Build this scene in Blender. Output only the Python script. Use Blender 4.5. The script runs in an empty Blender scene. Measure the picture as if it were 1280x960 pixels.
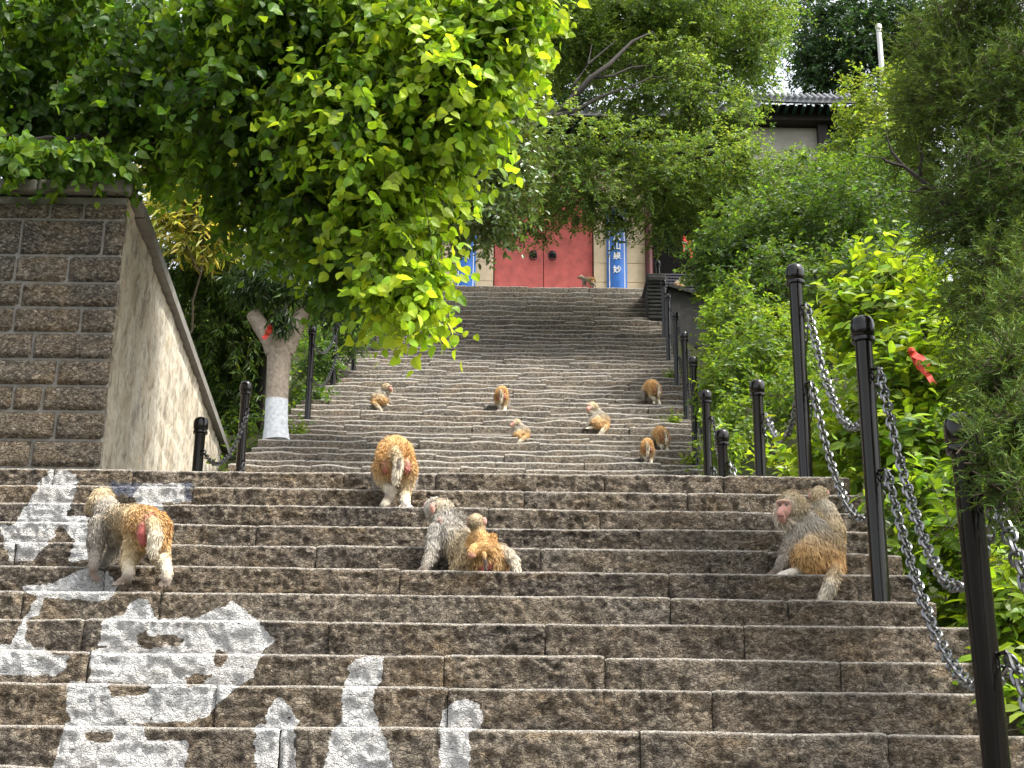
import bpy, math, random
import numpy as np
from mathutils import Vector, Matrix
from math import radians, sin, cos, tan, pi

random.seed(7)
RS = np.random.RandomState(7)
S = bpy.context.scene
C = S.collection

# ------------------------------------------------------------------ camera
F = 1800.0; PITCH = radians(18.3); ROLL = radians(-0.66); CAMZ = 1.6
cam = bpy.data.cameras.new('camera'); cam_o = bpy.data.objects.new('camera', cam); C.objects.link(cam_o)
cam.sensor_width = 36; cam.lens = F / 1280 * 36; cam.clip_start = .05; cam.clip_end = 2000
CM = Matrix.Rotation(pi / 2 + PITCH, 4, 'X') @ Matrix.Rotation(-ROLL, 4, 'Z')
cam_o.matrix_world = Matrix.Translation((0, 0, CAMZ)) @ CM
S.camera = cam_o
# ------------------------------------------------------------------ sky, sun
SUN_EL = radians(58); SUN_AZ = radians(114)      # azimuth from +Y (up the stairs) towards +X
world = bpy.data.worlds.new('World'); S.world = world; world.use_nodes = True
wn = world.node_tree; wn.nodes.clear()
sky = wn.nodes.new('ShaderNodeTexSky'); sky.sky_type = 'NISHITA'; sky.sun_disc = False
sky.sun_elevation = SUN_EL; sky.sun_rotation = SUN_AZ; sky.dust_density = 4; sky.air_density = 1.2
hs = wn.nodes.new('ShaderNodeHueSaturation'); hs.inputs['Saturation'].default_value = .28
bg = wn.nodes.new('ShaderNodeBackground'); bg.inputs[1].default_value = .15
wo = wn.nodes.new('ShaderNodeOutputWorld')
wn.links.new(sky.outputs[0], hs.inputs['Color']); wn.links.new(hs.outputs[0], bg.inputs[0]); wn.links.new(bg.outputs[0], wo.inputs[0])
sun = bpy.data.lights.new('sun', 'SUN'); sun.energy = 2.6; sun.angle = radians(12); sun.color = (1, .96, .88)
sun_o = bpy.data.objects.new('sun', sun); C.objects.link(sun_o)
sd = Vector((sin(SUN_AZ) * cos(SUN_EL), cos(SUN_AZ) * cos(SUN_EL), sin(SUN_EL)))
sun_o.rotation_euler = sd.to_track_quat('Z', 'Y').to_euler(); sun_o.location = (20, 10, 40)
S.view_settings.view_transform = 'Standard'; S.view_settings.look = 'None'; S.view_settings.gamma = 1
S.view_settings.use_curve_mapping = False
S.view_settings.exposure = 1.65
S.cycles.max_bounces = 4; S.cycles.diffuse_bounces = 2; S.cycles.glossy_bounces = 2; S.cycles.transmission_bounces = 2

# ------------------------------------------------------------------ helpers
CR = np.array(CM.to_3x3())
def ray(px, py):
    d = CR @ np.array([(px - 640) / F, (480 - py) / F, -1.0])
    return d / d[1]
def at(px, py, Y):
    d = ray(px, py); return Vector((d[0] * Y, Y, CAMZ + d[2] * Y))
def pxm(Y):            # metres for one photo pixel at distance Y up the axis
    return Y * 1.04 / F
def project(P):
    q = (np.asarray(P) - np.array([0, 0, CAMZ])) @ CR
    return 640 + F * q[:, 0] / -q[:, 2], 480 - F * q[:, 1] / -q[:, 2]

def hash3(ix, iy, iz, s=0):
    n = (ix.astype(np.int64) * 374761393 + iy.astype(np.int64) * 668265263 + iz.astype(np.int64) * 2147483647 + s * 1274126177) & 0xffffffff
    n = ((n ^ (n >> 13)) * 1274126177) & 0xffffffff
    n = ((n ^ (n >> 16)) * 2246822519) & 0xffffffff
    n = n ^ (n >> 15)
    return (n & 0xffff) / 65535.0
def vnoise(P, sc, s=0):
    p = np.asarray(P, float) * sc
    i = np.floor(p).astype(np.int64); f = p - i; f = f * f * (3 - 2 * f)
    r = 0
    for a in (0, 1):
        for b in (0, 1):
            for c in (0, 1):
                w = (f[:, 0] if a else 1 - f[:, 0]) * (f[:, 1] if b else 1 - f[:, 1]) * (f[:, 2] if c else 1 - f[:, 2])
                r = r + w * hash3(i[:, 0] + a, i[:, 1] + b, i[:, 2] + c, s)
    return r
def fbm(P, sc, o=3, s=0):
    r = 0; a = 1; t = 0
    for k in range(o):
        r = r + a * vnoise(P, sc * 2.03 ** k, s + k * 17); t += a; a *= .5
    return r / t

def mesh_np(name, V, Fc, mat=None, smooth=True, col=None, attrs=None):
    V = np.ascontiguousarray(V, np.float32); Fc = np.ascontiguousarray(Fc, np.int32)
    m = bpy.data.meshes.new(name); k = Fc.shape[1]; n = len(Fc)
    m.vertices.add(len(V)); m.vertices.foreach_set('co', V.ravel())
    m.loops.add(n * k); m.loops.foreach_set('vertex_index', Fc.ravel())
    m.polygons.add(n); m.polygons.foreach_set('loop_start', np.arange(0, n * k, k, dtype=np.int32))
    m.update(calc_edges=True)
    m.polygons.foreach_set('use_smooth', np.full(n, smooth))
    if col is not None:
        a = m.color_attributes.new('Col', 'FLOAT_COLOR', 'POINT')
        c4 = np.ones((len(V), 4), np.float32); c4[:, :3] = col
        a.data.foreach_set('color', c4.ravel())
    for nm, v in (attrs or {}).items():
        a = m.attributes.new(nm, 'FLOAT', 'POINT'); a.data.foreach_set('value', np.ascontiguousarray(v, np.float32))
    if mat: m.materials.append(mat)
    return m
def link(name, data, parent=None, loc=None):
    o = bpy.data.objects.new(name, data); C.objects.link(o)
    if loc is not None: o.location = loc
    if parent is not None: o.parent = parent
    return o
def tag(o, label=None, cat=None, group=None, kind=None):
    if label: o['label'] = label
    if cat: o['category'] = cat
    if group: o['group'] = group
    if kind: o['kind'] = kind
    return o
def empty(name, loc=(0, 0, 0)):
    o = link(name, None); o.location = loc; o.empty_display_size = .1; return o

class MB:
    """collects polygons into one mesh"""
    def __init__(s): s.v = []; s.f = []
    def add(s, V, Fc):
        b = len(s.v); s.v += [tuple(x) for x in V]; s.f += [tuple(b + i for i in q) for q in Fc]; return s
    def box(s, x0, x1, y0, y1, z0, z1, bev=0):
        if bev:
            # chamfered box: 24 verts
            b = bev; V = []; idx = {}
            for ix, x in ((0, x0), (1, x1)):
                for iy, y in ((0, y0), (1, y1)):
                    for iz, z in ((0, z0), (1, z1)):
                        sx = b if ix == 0 else -b; sy = b if iy == 0 else -b; sz = b if iz == 0 else -b
                        idx[ix, iy, iz] = len(V)
                        V += [(x, y + sy, z + sz), (x + sx, y, z + sz), (x + sx, y + sy, z)]
            g = lambda a, k: idx[a] + k
            Fq = []
            for i in (0, 1):
                q = [g((i, 0, 0), 0), g((i, 1, 0), 0), g((i, 1, 1), 0), g((i, 0, 1), 0)]; Fq.append(q if i else q[::-1])
                q = [g((0, i, 0), 1), g((1, i, 0), 1), g((1, i, 1), 1), g((0, i, 1), 1)]; Fq.append(q[::-1] if i else q)
                q = [g((0, 0, i), 2), g((1, 0, i), 2), g((1, 1, i), 2), g((0, 1, i), 2)]; Fq.append(q if i else q[::-1])
            for i in (0, 1):
                for j in (0, 1):
                    Fq.append([g((0, i, j), 1), g((1, i, j), 1), g((1, i, j), 2), g((0, i, j), 2)])
                    Fq.append([g((i, 0, j), 0), g((i, 1, j), 0), g((i, 1, j), 2), g((i, 0, j), 2)])
                    Fq.append([g((i, j, 0), 0), g((i, j, 1), 0), g((i, j, 1), 1), g((i, j, 0), 1)])
            for a in idx: Fq.append([idx[a], idx[a] + 1, idx[a] + 2])
            return s.add(V, Fq)
        V = [(x, y, z) for x in (x0, x1) for y in (y0, y1) for z in (z0, z1)]
        return s.add(V, [(0, 1, 3, 2), (4, 6, 7, 5), (0, 4, 5, 1), (2, 3, 7, 6), (0, 2, 6, 4), (1, 5, 7, 3)])
    def lathe(s, prof, n=16, c=(0, 0, 0)):
        V = []; Fq = []
        for r, z in prof:
            for k in range(n):
                a = 2 * pi * k / n; V.append((c[0] + r * cos(a), c[1] + r * sin(a), c[2] + z))
        for i in range(len(prof) - 1):
            for k in range(n):
                Fq.append((i * n + k, i * n + (k + 1) % n, (i + 1) * n + (k + 1) % n, (i + 1) * n + k))
        Fq.append(tuple(range(n))[::-1]); Fq.append(tuple((len(prof) - 1) * n + k for k in range(n)))
        return s.add(V, Fq)
    def tube(s, pts, rad, n=8, rough=0):
        pts = [Vector(p) for p in pts]
        if not hasattr(rad, '__len__'): rad = [rad] * len(pts)
        V = []; Fq = []; up = Vector((.3, .2, 1)).normalized()
        for i, p in enumerate(pts):
            t = (pts[min(i + 1, len(pts) - 1)] - pts[max(i - 1, 0)]).normalized()
            a = t.cross(up)
            if a.length < .05: a = t.cross(Vector((1, 0, 0)))
            a.normalize(); b = t.cross(a)
            for k in range(n):
                an = 2 * pi * k / n; r = rad[i] * (1 + rough * random.uniform(-1, 1))
                V.append(p + (a * cos(an) + b * sin(an)) * r)
        for i in range(len(pts) - 1):
            for k in range(n):
                Fq.append((i * n + k, i * n + (k + 1) % n, (i + 1) * n + (k + 1) % n, (i + 1) * n + k))
        Fq.append(tuple(range(n))[::-1]); Fq.append(tuple((len(pts) - 1) * n + k for k in range(n)))
        return s.add(V, Fq)
    def mesh(s, name, mat, smooth=False):
        m = bpy.data.meshes.new(name); m.from_pydata([tuple(v) for v in s.v], [], s.f); m.update()
        import bmesh
        b = bmesh.new(); b.from_mesh(m); bmesh.ops.recalc_face_normals(b, faces=b.faces); b.to_mesh(m); b.free()
        if smooth:
            m.polygons.foreach_set('use_smooth', np.ones(len(m.polygons), bool))
            try: m.set_sharp_from_angle(angle=radians(40))
            except Exception: pass
        m.materials.append(mat); return m
    def build(s, name, mat, parent=None, smooth=False):
        return link(name, s.mesh(name, mat, smooth), parent)

# ------------------------------------------------------------------ materials
def new_mat(name):
    m = bpy.data.materials.new(name); m.use_nodes = True
    nt = m.node_tree; nt.nodes.clear()
    return m, nt, nt.nodes, nt.links
def N(nt, t, **kw):
    n = nt.nodes.new('ShaderNode' + t)
    for k, v in kw.items():
        if k in n.inputs: n.inputs[k].default_value = v
        else: setattr(n, k, v)
    return n
def ramp(nt, fac, stops):
    r = N(nt, 'ValToRGB'); e = r.color_ramp.elements
    while len(e) < len(stops): e.new(.5)
    for i, (p, c) in enumerate(stops): e[i].position = p; e[i].color = (*c, 1) if len(c) == 3 else c
    nt.links.new(fac, r.inputs[0]); return r.outputs[0]
def mix(nt, fac, a, b, mode='MIX'):
    m = N(nt, 'Mix', data_type='RGBA', blend_type=mode)
    for sck, v in ((m.inputs[0], fac), (m.inputs[6], a), (m.inputs[7], b)):
        if isinstance(v, (int, float)): sck.default_value = v
        elif isinstance(v, tuple): sck.default_value = (*v, 1)
        else: nt.links.new(v, sck)
    return m.outputs[2]
def noise(nt, vec, scale, detail=4, rough=.6, dist=0):
    n = N(nt, 'TexNoise', Scale=scale, Detail=detail, Roughness=rough, Distortion=dist)
    if vec is not None: nt.links.new(vec, n.inputs['Vector'])
    return n.outputs[0]
def mathn(nt, op, a, b=0.0):
    m = N(nt, 'Math', operation=op)
    for i, v in enumerate((a, b)):
        if isinstance(v, (int, float)): m.inputs[i].default_value = v
        else: nt.links.new(v, m.inputs[i])
    return m.outputs[0]
def finish(nt, col, rough=.8, bump=None, strength=.5, dist=.01, spec=.4, metal=0.0):
    p = N(nt, 'BsdfPrincipled')
    for k, v in (('Base Color', col), ('Roughness', rough), ('Metallic', metal), ('Specular IOR Level', spec)):
        if isinstance(v, tuple): p.inputs[k].default_value = (*v, 1)
        elif isinstance(v, (int, float)): p.inputs[k].default_value = v
        else: nt.links.new(v, p.inputs[k])
    if bump is not None:
        b = N(nt, 'Bump', Strength=strength, Distance=dist); nt.links.new(bump, b.inputs['Height']); nt.links.new(b.outputs[0], p.inputs['Normal'])
    o = N(nt, 'OutputMaterial'); nt.links.new(p.outputs[0], o.inputs[0]); return p

def stone_mat(name, tones, paint=False, coarse=1.0, stain=.48, edge=True, bumpd=.023, worn_lit_col=(.64, .59, .52)):
    """hewn stone: each block its own tone, ochre and soot stains, worn pale arris ('edge' attribute), white paint ('paint')"""
    m, nt, ns, L = new_mat(name)
    geo = N(nt, 'NewGeometry'); pos = geo.outputs['Position']
    oi = N(nt, 'ObjectInfo')
    base = ramp(nt, oi.outputs['Random'], [(i / (len(tones) - 1), t) for i, t in enumerate(tones)])
    n1 = noise(nt, pos, 2.3 * coarse, 5, .62); n3 = noise(nt, pos, 75 * coarse, 4, .7)
    mr = N(nt, 'Mapping'); mr.inputs['Scale'].default_value = (1, 1, 1.5); L.new(pos, mr.inputs[0])
    rg = N(nt, 'TexNoise', noise_type='RIDGED_MULTIFRACTAL', Scale=15 * coarse, Detail=5, Roughness=.62, Distortion=.7); L.new(mr.outputs[0], rg.inputs['Vector']); rg = rg.outputs[0]
    n2 = noise(nt, mr.outputs[0], 42 * coarse, 6, .75, .35)
    c = mix(nt, ramp(nt, n1, [(.38, (0, 0, 0)), (.62, (1, 1, 1))]), base, mix(nt, .55, base, (.25, .18, .105)))
    mo = N(nt, 'Mapping'); mo.inputs['Scale'].default_value = (1.3, 1.3, 4.0); L.new(pos, mo.inputs[0])
    oc = noise(nt, mo.outputs[0], 2.2 * coarse, 5, .65, .5)
    c = mix(nt, ramp(nt, oc, [(.50, (0, 0, 0)), (.68, (.9, .9, .9))]), c, mix(nt, .6, c, (.34, .225, .11)))
    # soot and water stains running down
    mp = N(nt, 'Mapping'); mp.inputs['Scale'].default_value = (4.5, 4.5, .9); L.new(pos, mp.inputs[0])
    st = noise(nt, mp.outputs[0], 1.0 * coarse, 4, .65)
    c = mix(nt, mathn(nt, 'MULTIPLY', ramp(nt, st, [(.46, (0, 0, 0)), (.66, (1, 1, 1))]), stain), c, (.030, .026, .024))
    # pale grains and dark hollows of the hewn face
    c = mix(nt, ramp(nt, n2, [(.36, (1, 1, 1)), (.50, (0, 0, 0))]), c, mix(nt, .8, c, (.016, .013, .012)))
    c = mix(nt, ramp(nt, n2, [(.51, (0, 0, 0)), (.66, (1, 1, 1))]), c, mix(nt, .6, c, (.52, .45, .35)))
    # flakes left by the chisel: each its own tone and tilt, dark cracks between
    dn = N(nt, 'TexNoise', Scale=28 * coarse, Detail=4); L.new(pos, dn.inputs['Vector'])
    dv = N(nt, 'MixRGB', blend_type='LINEAR_LIGHT'); dv.inputs[0].default_value = .035; L.new(mr.outputs[0], dv.inputs[1]); L.new(dn.outputs['Color'], dv.inputs[2])
    def voro(sc, feat):
        v = N(nt, 'TexVoronoi', Scale=sc * coarse, feature=feat); L.new(dv.outputs[0], v.inputs['Vector']); return v
    v1 = voro(46, 'F1'); v2 = voro(46, 'DISTANCE_TO_EDGE')
    cs = N(nt, 'SeparateColor'); L.new(v1.outputs['Color'], cs.inputs[0])
    c = mix(nt, ramp(nt, cs.outputs[0], [(.10, (.42, .42, .42)), (.45, (0, 0, 0))]), c, mix(nt, .75, c, (.018, .015, .013)))
    c = mix(nt, ramp(nt, cs.outputs[0], [(.60, (0, 0, 0)), (.95, (.45, .45, .45))]), c, mix(nt, .6, c, (.50, .44, .35)))
    c = mix(nt, ramp(nt, v2.outputs['Distance'], [(.01, (.5, .5, .5)), (.07, (0, 0, 0))]), c, (.020, .017, .015))
    nm = mathn(nt, 'ADD', mathn(nt, 'MULTIPLY', cs.outputs[1], 1.0), mathn(nt, 'MULTIPLY', ramp(nt, v2.outputs['Distance'], [(0, (0, 0, 0)), (.14, (1, 1, 1))]), 1.6))
    if edge:
        ea = N(nt, 'Attribute', attribute_name='edge')
        c = mix(nt, mathn(nt, 'MULTIPLY', ea.outputs['Fac'], ramp(nt, n3, [(.2, (.35, .35, .35)), (.6, (1, 1, 1))])), c, worn_lit_col)
    if paint:
        pa = N(nt, 'Attribute', attribute_name='paint')
        pm = mathn(nt, 'MULTIPLY', ramp(nt, pa.outputs['Fac'], [(.42, (0, 0, 0)), (.58, (1, 1, 1))]), ramp(nt, n2, [(.33, (0, 0, 0)), (.41, (1, 1, 1))]))
        c = mix(nt, pm, c, mix(nt, ramp(nt, oc, [(.42, (0, 0, 0)), (.7, (1, 1, 1))]), (.76, .76, .75), (.64, .61, .57)))
        fa = N(nt, 'Attribute', attribute_name='faded')
        c = mix(nt, mathn(nt, 'MULTIPLY', fa.outputs['Fac'], .7), c, (.10, .13, .20))
    h = mathn(nt, 'ADD', mathn(nt, 'MULTIPLY', n2, 1.6), mathn(nt, 'MULTIPLY', n3, .3))
    finish(nt, c, .85, mathn(nt, 'ADD', h, mathn(nt, 'MULTIPLY', nm, .5)), 1.0, bumpd, .25)
    return m
STEP_TONES = [(.155, .125, .098), (.23, .185, .14), (.11, .092, .079), (.26, .20, .135), (.18, .15, .12), (.28, .24, .19), (.13, .11, .093)]
M_step = stone_mat('hewn_step_stone', STEP_TONES, paint=True)
M_step_far = stone_mat('weathered_step_stone', [(.12, .108, .092), (.17, .155, .13), (.075, .069, .062), (.14, .124, .102), (.18, .163, .138)], coarse=.8, stain=.55, worn_lit_col=(.74, .70, .63))
M_step_top_lit = stone_mat('pale_lit_top_step_stone', [(.22, .205, .175), (.28, .26, .22), (.18, .165, .14), (.25, .23, .19)], coarse=.8, stain=.3, worn_lit_col=(.74, .70, .63))  # paler step stone; brighter light on the top flight is put into its tones
M_wallstone = stone_mat('wall_block_stone', [(.085, .078, .068), (.15, .132, .108), (.19, .16, .12), (.10, .096, .088), (.14, .125, .10)], edge=False, coarse=.8, stain=.45, bumpd=.018)

def simple(name, col, rough=.7, metal=0., nscale=None, namp=.25, bump=0., spec=.4, bdist=.005):
    m, nt, ns, L = new_mat(name)
    if nscale:
        geo = N(nt, 'TexCoord'); n = noise(nt, geo.outputs['Object'], nscale, 5, .65)
        c = mix(nt, ramp(nt, n, [(.3, (0, 0, 0)), (.7, (1, 1, 1))]), tuple(x * (1 - namp) for x in col), tuple(min(1, x * (1 + namp)) for x in col))
        finish(nt, c, rough, n if bump else None, bump, bdist, spec, metal)
    else: finish(nt, col, rough, None, 0, 0, spec, metal)
    return m
M_mortar = simple('mortar', (.15, .14, .122), .9, nscale=30, bump=.6)
M_core = simple('stair_core', (.20, .175, .145), .9, nscale=12, bump=.6)
M_cope = simple('coping_stone', (.15, .142, .125), .85, nscale=9, namp=.3, bump=.4)
M_post = simple('dark_gloss_paint', (.006, .0045, .004), .16, spec=.35, nscale=60, namp=.3)
M_chain = simple('steel_chain', (.20, .20, .205), .3, metal=.95)
M_chain_far = simple('dull_chain', (.05, .05, .052), .4, metal=.5)
M_bark_painted = simple('bark', (.23, .19, .145), .9, nscale=40, namp=.4, bump=.8)
M_bark = simple('dark_bark', (.030, .025, .021), .9, nscale=30, namp=.4, bump=.8)
M_twig = simple('twig_bark', (.075, .055, .035), .85)
M_red = simple('red_door_paint', (.52, .11, .095), .55, nscale=5, namp=.22, bump=.15)
M_redcol = simple('dark_red_paint', (.075, .012, .011), .5, nscale=5)
M_blue = simple('blue_board_paint', (.03, .14, .48), .4, nscale=4, namp=.2)
M_white = simple('white_lettering', (.74, .74, .72), .6)
M_cream = simple('cream_stone', (.56, .45, .31), .8, nscale=5, namp=.12, bump=.2)
M_greystone = simple('grey_render', (.30, .28, .24), .85, nscale=5, namp=.15, bump=.2)
M_tile = simple('grey_roof_tile', (.13, .135, .145), .75, nscale=14, namp=.35, bump=.3)
M_darktile = simple('dark_brick', (.035, .034, .033), .85, nscale=10, namp=.4, bump=.4)
M_dark = simple('dark_timber', (.02, .016, .014), .7)
M_green = simple('green_timber', (.012, .05, .045), .6)
M_iron = simple('black_iron', (.02, .022, .024), .4, metal=.5)
M_lattice = simple('lattice_paint', (.12, .11, .14), .6)
M_ribbon = simple('red_ribbon', (.62, .055, .035), .6, nscale=20, namp=.15)
M_pole = simple('white_pole_paint', (.62, .62, .60), .5)
M_eye = simple('eye_gloss', (.012, .008, .006), .12, spec=.8)

m_, nt, _, L = new_mat('limewashed_bark')       # bark, whitewashed below a ragged line
geo = N(nt, 'NewGeometry'); sp = N(nt, 'SeparateXYZ'); L.new(geo.outputs['Position'], sp.inputs[0])
nb = noise(nt, geo.outputs['Position'], 22, 5, .7)
hh = mathn(nt, 'ADD', sp.outputs[2], mathn(nt, 'MULTIPLY', nb, .10))
TRUNK_WASH = N(nt, 'Value'); wash = mathn(nt, 'LESS_THAN', hh, TRUNK_WASH.outputs[0])
cb = ramp(nt, nb, [(.3, (.20, .16, .125)), (.7, (.42, .35, .28))])
cw = ramp(nt, nb, [(.3, (.42, .44, .47)), (.6, (.66, .68, .70))])
finish(nt, mix(nt, wash, cb, cw), .9, nb, .8, .012, .2); M_lime = m_

m_, nt, _, L = new_mat('streaked_wall_render')
geo = N(nt, 'NewGeometry'); pos = geo.outputs['Position']
mp = N(nt, 'Mapping'); mp.inputs['Scale'].default_value = (1.6, 1.6, .75); L.new(pos, mp.inputs[0])
a = noise(nt, mp.outputs[0], 1.6, 6, .68, .8); b = noise(nt, pos, 14, 6, .7); d = noise(nt, mp.outputs[0], 5, 5, .7)
c = ramp(nt, a, [(.30, (.15, .13, .10)), (.43, (.36, .31, .23)), (.54, (.43, .40, .335)), (.70, (.38, .30, .19))])
c = mix(nt, ramp(nt, d, [(.50, (0, 0, 0)), (.66, (.75, .75, .75))]), c, (.12, .105, .085))
c = mix(nt, ramp(nt, b, [(.35, (.5, .5, .5)), (.5, (0, 0, 0))]), c, (.16, .135, .10))
finish(nt, c, .9, b, .8, .015, .2); M_render = m_

m_, nt, _, L = new_mat('hillside_soil')
geo = N(nt, 'NewGeometry'); a = noise(nt, geo.outputs['Position'], 1.7, 6, .7); b = noise(nt, geo.outputs['Position'], 14, 5, .7)
c = mix(nt, b, ramp(nt, a, [(.35, (.018, .016, .010)), (.6, (.045, .038, .022))]), (.03, .045, .012))
finish(nt, c, .95, b, 1, .05, .1); M_soil = m_
m_, nt, _, L = new_mat('landing_paving')
geo = N(nt, 'NewGeometry'); a = noise(nt, geo.outputs['Position'], 3, 6, .7); b = noise(nt, geo.outputs['Position'], 30, 5, .7)
finish(nt, ramp(nt, a, [(.3, (.10, .085, .068)), (.7, (.20, .175, .145))]), .9, b, .6, .01, .2); M_pave = m_

def leaf_mat(name, trans=.40, rough=.45, spec=.4):
    m, nt, ns, L = new_mat(name)
    at_ = N(nt, 'Attribute', attribute_name='Col'); oi = N(nt, 'ObjectInfo')
    c = mix(nt, 1.0, at_.outputs['Color'], oi.outputs['Color'], 'MULTIPLY')
    p = N(nt, 'BsdfPrincipled', Roughness=rough); p.inputs['Specular IOR Level'].default_value = spec; L.new(c, p.inputs['Base Color'])
    t = N(nt, 'BsdfTranslucent')
    L.new(mix(nt, 1.0, c, (1.5, 1.35, .55), 'MULTIPLY'), t.inputs['Color'])
    x = N(nt, 'MixShader'); x.inputs[0].default_value = trans
    L.new(p.outputs[0], x.inputs[1]); L.new(t.outputs[0], x.inputs[2])
    o = N(nt, 'OutputMaterial'); L.new(x.outputs[0], o.inputs[0]); return m
M_leaf = leaf_mat('leaf', .52); M_leaf_gloss = leaf_mat('glossy_leaf', .28, .3, .5); M_needle = leaf_mat('needle_foliage', .22, .7, .15)

def fur_mat(name, rough):
    m, nt, ns, L = new_mat(name)
    a = N(nt, 'Attribute', attribute_name='Col')
    p = finish(nt, a.outputs['Color'], rough, None, 0, 0, .2)
    if 'Sheen Weight' in p.inputs: p.inputs['Sheen Weight'].default_value = .15
    return m
M_fur = fur_mat('fur', .65); M_skin = fur_mat('hide', .8)

# ------------------------------------------------------------------ stair profile
EDGE0 = [963, 912, 861, 820, 779, 745, 713, 685, 659, 635, 613, 592]     # photo rows of the lower treads' edges on the axis
D0 = .27; Y0 = 4.84
low = []                                      # (y, z) of each nosing, bottom to top
for i, p in enumerate(EDGE0):
    y = Y0 + D0 * i; low.append((y, at(640, p, y).z))
zb, yb = low[0][1], low[0][0]
pre = [(yb - D0 * k, zb - .157 * k) for k in range(1, 13)][::-1]
LOW = pre + low                               # 24 rows
LAND_Z = LOW[-1][1]
HUP = .17
sp_p = [360, 394, 420, 440, 500, 540, 590]; sp_s = [6.2, 5.8, 5.0, 4.7, 5.6, 6.9, 8.0]
up = []; p = 585.0; z = at(640, 585, 15.2).z
while p > 358:
    d = ray(640, p); y = (z - CAMZ) / d[2]; up.append((y, z))
    p -= float(np.interp(p, sp_p, sp_s)); z += HUP
n_h = int(round((up[0][1] - LAND_Z) / HUP)); hh_ = (up[0][1] - LAND_Z) / n_h
UPH = [(up[0][0] - .37 * (n_h - k), LAND_Z + hh_ * (k + 0)) for k in range(1, n_h)]
UP = UPH + up
TOP_Y, TOP_Z = UP[-1]
prof_y = [-50, LOW[0][0] - .01] + [a for a, b in LOW] + [UP[0][0] - .4] + [a for a, b in UP] + [200]
prof_z = [0, 0] + [b for a, b in LOW] + [LAND_Z] + [b for a, b in UP] + [TOP_Z]
def P(y): return float(np.interp(y, prof_y, prof_z))
def tread(y):                                  # height of the tread surface at y
    z = 0
    for a, b in LOW + UP:
        if y >= a: z = b
    return z
print('top', TOP_Y, TOP_Z, 'rows', len(LOW), len(UP), len(UPH), UP[0])
def hit(px, py):                               # where the ray of a pixel meets the line of nosings
    d = ray(px, py); best = None
    for k in range(500, 3000):
        y = k * .01
        if CAMZ + d[2] * y <= P(y) : return y
    return 25
GATE_Y = TOP_Y + .75
def rail_right(y): return float(np.interp(y, [0, 6.2, 8, 10, 14, 16.5, 19, 22, 25, 30], [1.2, 1.62, 1.68, 1.72, 1.98, 2.1, 2.27, 2.47, 2.62, 2.9]))
def step_x(y, i_up):                           # ends of a step at y
    if i_up: return (-3.15 + .03 * (y - 13), rail_right(y) + .22)
    return (-4.6, rail_right(y) + .22 if y > 6 else rail_right(y) + .32)

# ------------------------------------------------------------------ white painted characters (outlines in photo pixels, laid on the risers)
PAINT = [
 [(62, 588), (88, 588), (97, 600), (92, 622), (82, 645), (70, 660), (68, 668), (56, 684), (40, 702), (12, 702), (4, 672), (22, 650), (36, 628), (48, 606)],
 [(0, 657), (18, 655), (20, 668), (0, 669)],
 [(68, 650), (84, 645), (110, 645), (112, 700), (86, 702), (92, 678), (84, 664)],
 [(176, 605), (232, 604), (231, 628), (200, 629), (206, 636), (196, 640), (180, 634), (166, 622)],
 [(204, 650), (212, 650), (210, 660), (204, 660)],
 [(28, 732), (60, 731), (94, 716), (112, 708), (132, 714), (148, 730), (144, 740), (136, 752), (66, 748), (58, 746), (46, 772), (35, 772), (32, 806), (12, 804), (36, 764), (46, 746), (32, 740)],
 [(0, 806), (36, 804), (56, 812), (66, 818), (87, 820), (78, 840), (70, 845), (0, 843)],
 [(156, 769), (162, 756), (172, 749), (184, 749), (192, 764), (194, 774), (184, 776), (180, 792), (174, 810), (124, 808), (126, 786), (134, 772)],
 [(186, 774), (250, 772), (272, 760), (292, 752), (306, 762), (318, 772), (338, 792), (344, 802), (332, 810), (322, 830), (316, 848), (300, 856), (284, 868), (262, 894), (236, 902), (88, 904), (82, 866), (86, 852), (112, 850), (112, 812), (150, 810), (172, 812), (226, 806), (230, 798), (218, 792), (184, 796)],
 [(82, 902), (180, 906), (182, 926), (236, 926), (234, 940), (230, 962), (66, 962), (74, 930)],
 [(344, 872), (352, 871), (362, 882), (374, 902), (368, 906), (370, 962), (320, 962), (318, 908), (332, 906), (336, 886)],
 [(446, 822), (478, 820), (476, 852), (468, 862), (466, 884), (474, 906), (494, 962), (404, 962), (414, 912), (428, 904), (428, 862), (434, 852), (436, 834)],
 [(566, 878), (584, 873), (598, 880), (605, 894), (602, 910), (588, 914), (588, 962), (550, 962), (548, 908), (554, 890)],
]
HOLES = [[(174, 792), (226, 798), (224, 808), (172, 806)], [(268, 812), (288, 816), (276, 836), (264, 828)], [(232, 848), (246, 842), (266, 844), (252, 856), (232, 858)],
         [(136, 852), (190, 856), (184, 868), (160, 870), (136, 872)], [(106, 916), (140, 914), (144, 920), (136, 928), (108, 927)], [(186, 898), (192, 896), (190, 902)]]
def inpoly(x, y, poly):
    r = np.zeros(len(x), bool); n = len(poly); j = n - 1
    for i in range(n):
        xi, yi = poly[i]; xj, yj = poly[j]
        c = ((yi > y) != (yj > y)) & (x < (xj - xi) * (y - yi) / (yj - yi + 1e-9) + xi)
        r ^= c; j = i
    return r
def paint_mask(W):
    x, y = project(W); wob = (vnoise(W, 60, 3) - .5) * 7; x = x + wob; y = y + (vnoise(W, 60, 9) - .5) * 5
    m = np.zeros(len(x), bool)
    for q in PAINT: m |= inpoly(x, y, q)
    for q in HOLES: m &= ~inpoly(x, y, q)
    f = inpoly(x, y, [(136, 602), (176, 604), (166, 622), (140, 616)]) | inpoly(x, y, [(231, 604), (240, 604), (240, 628), (231, 628)])
    return m.astype(float), f.astype(float)

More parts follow.
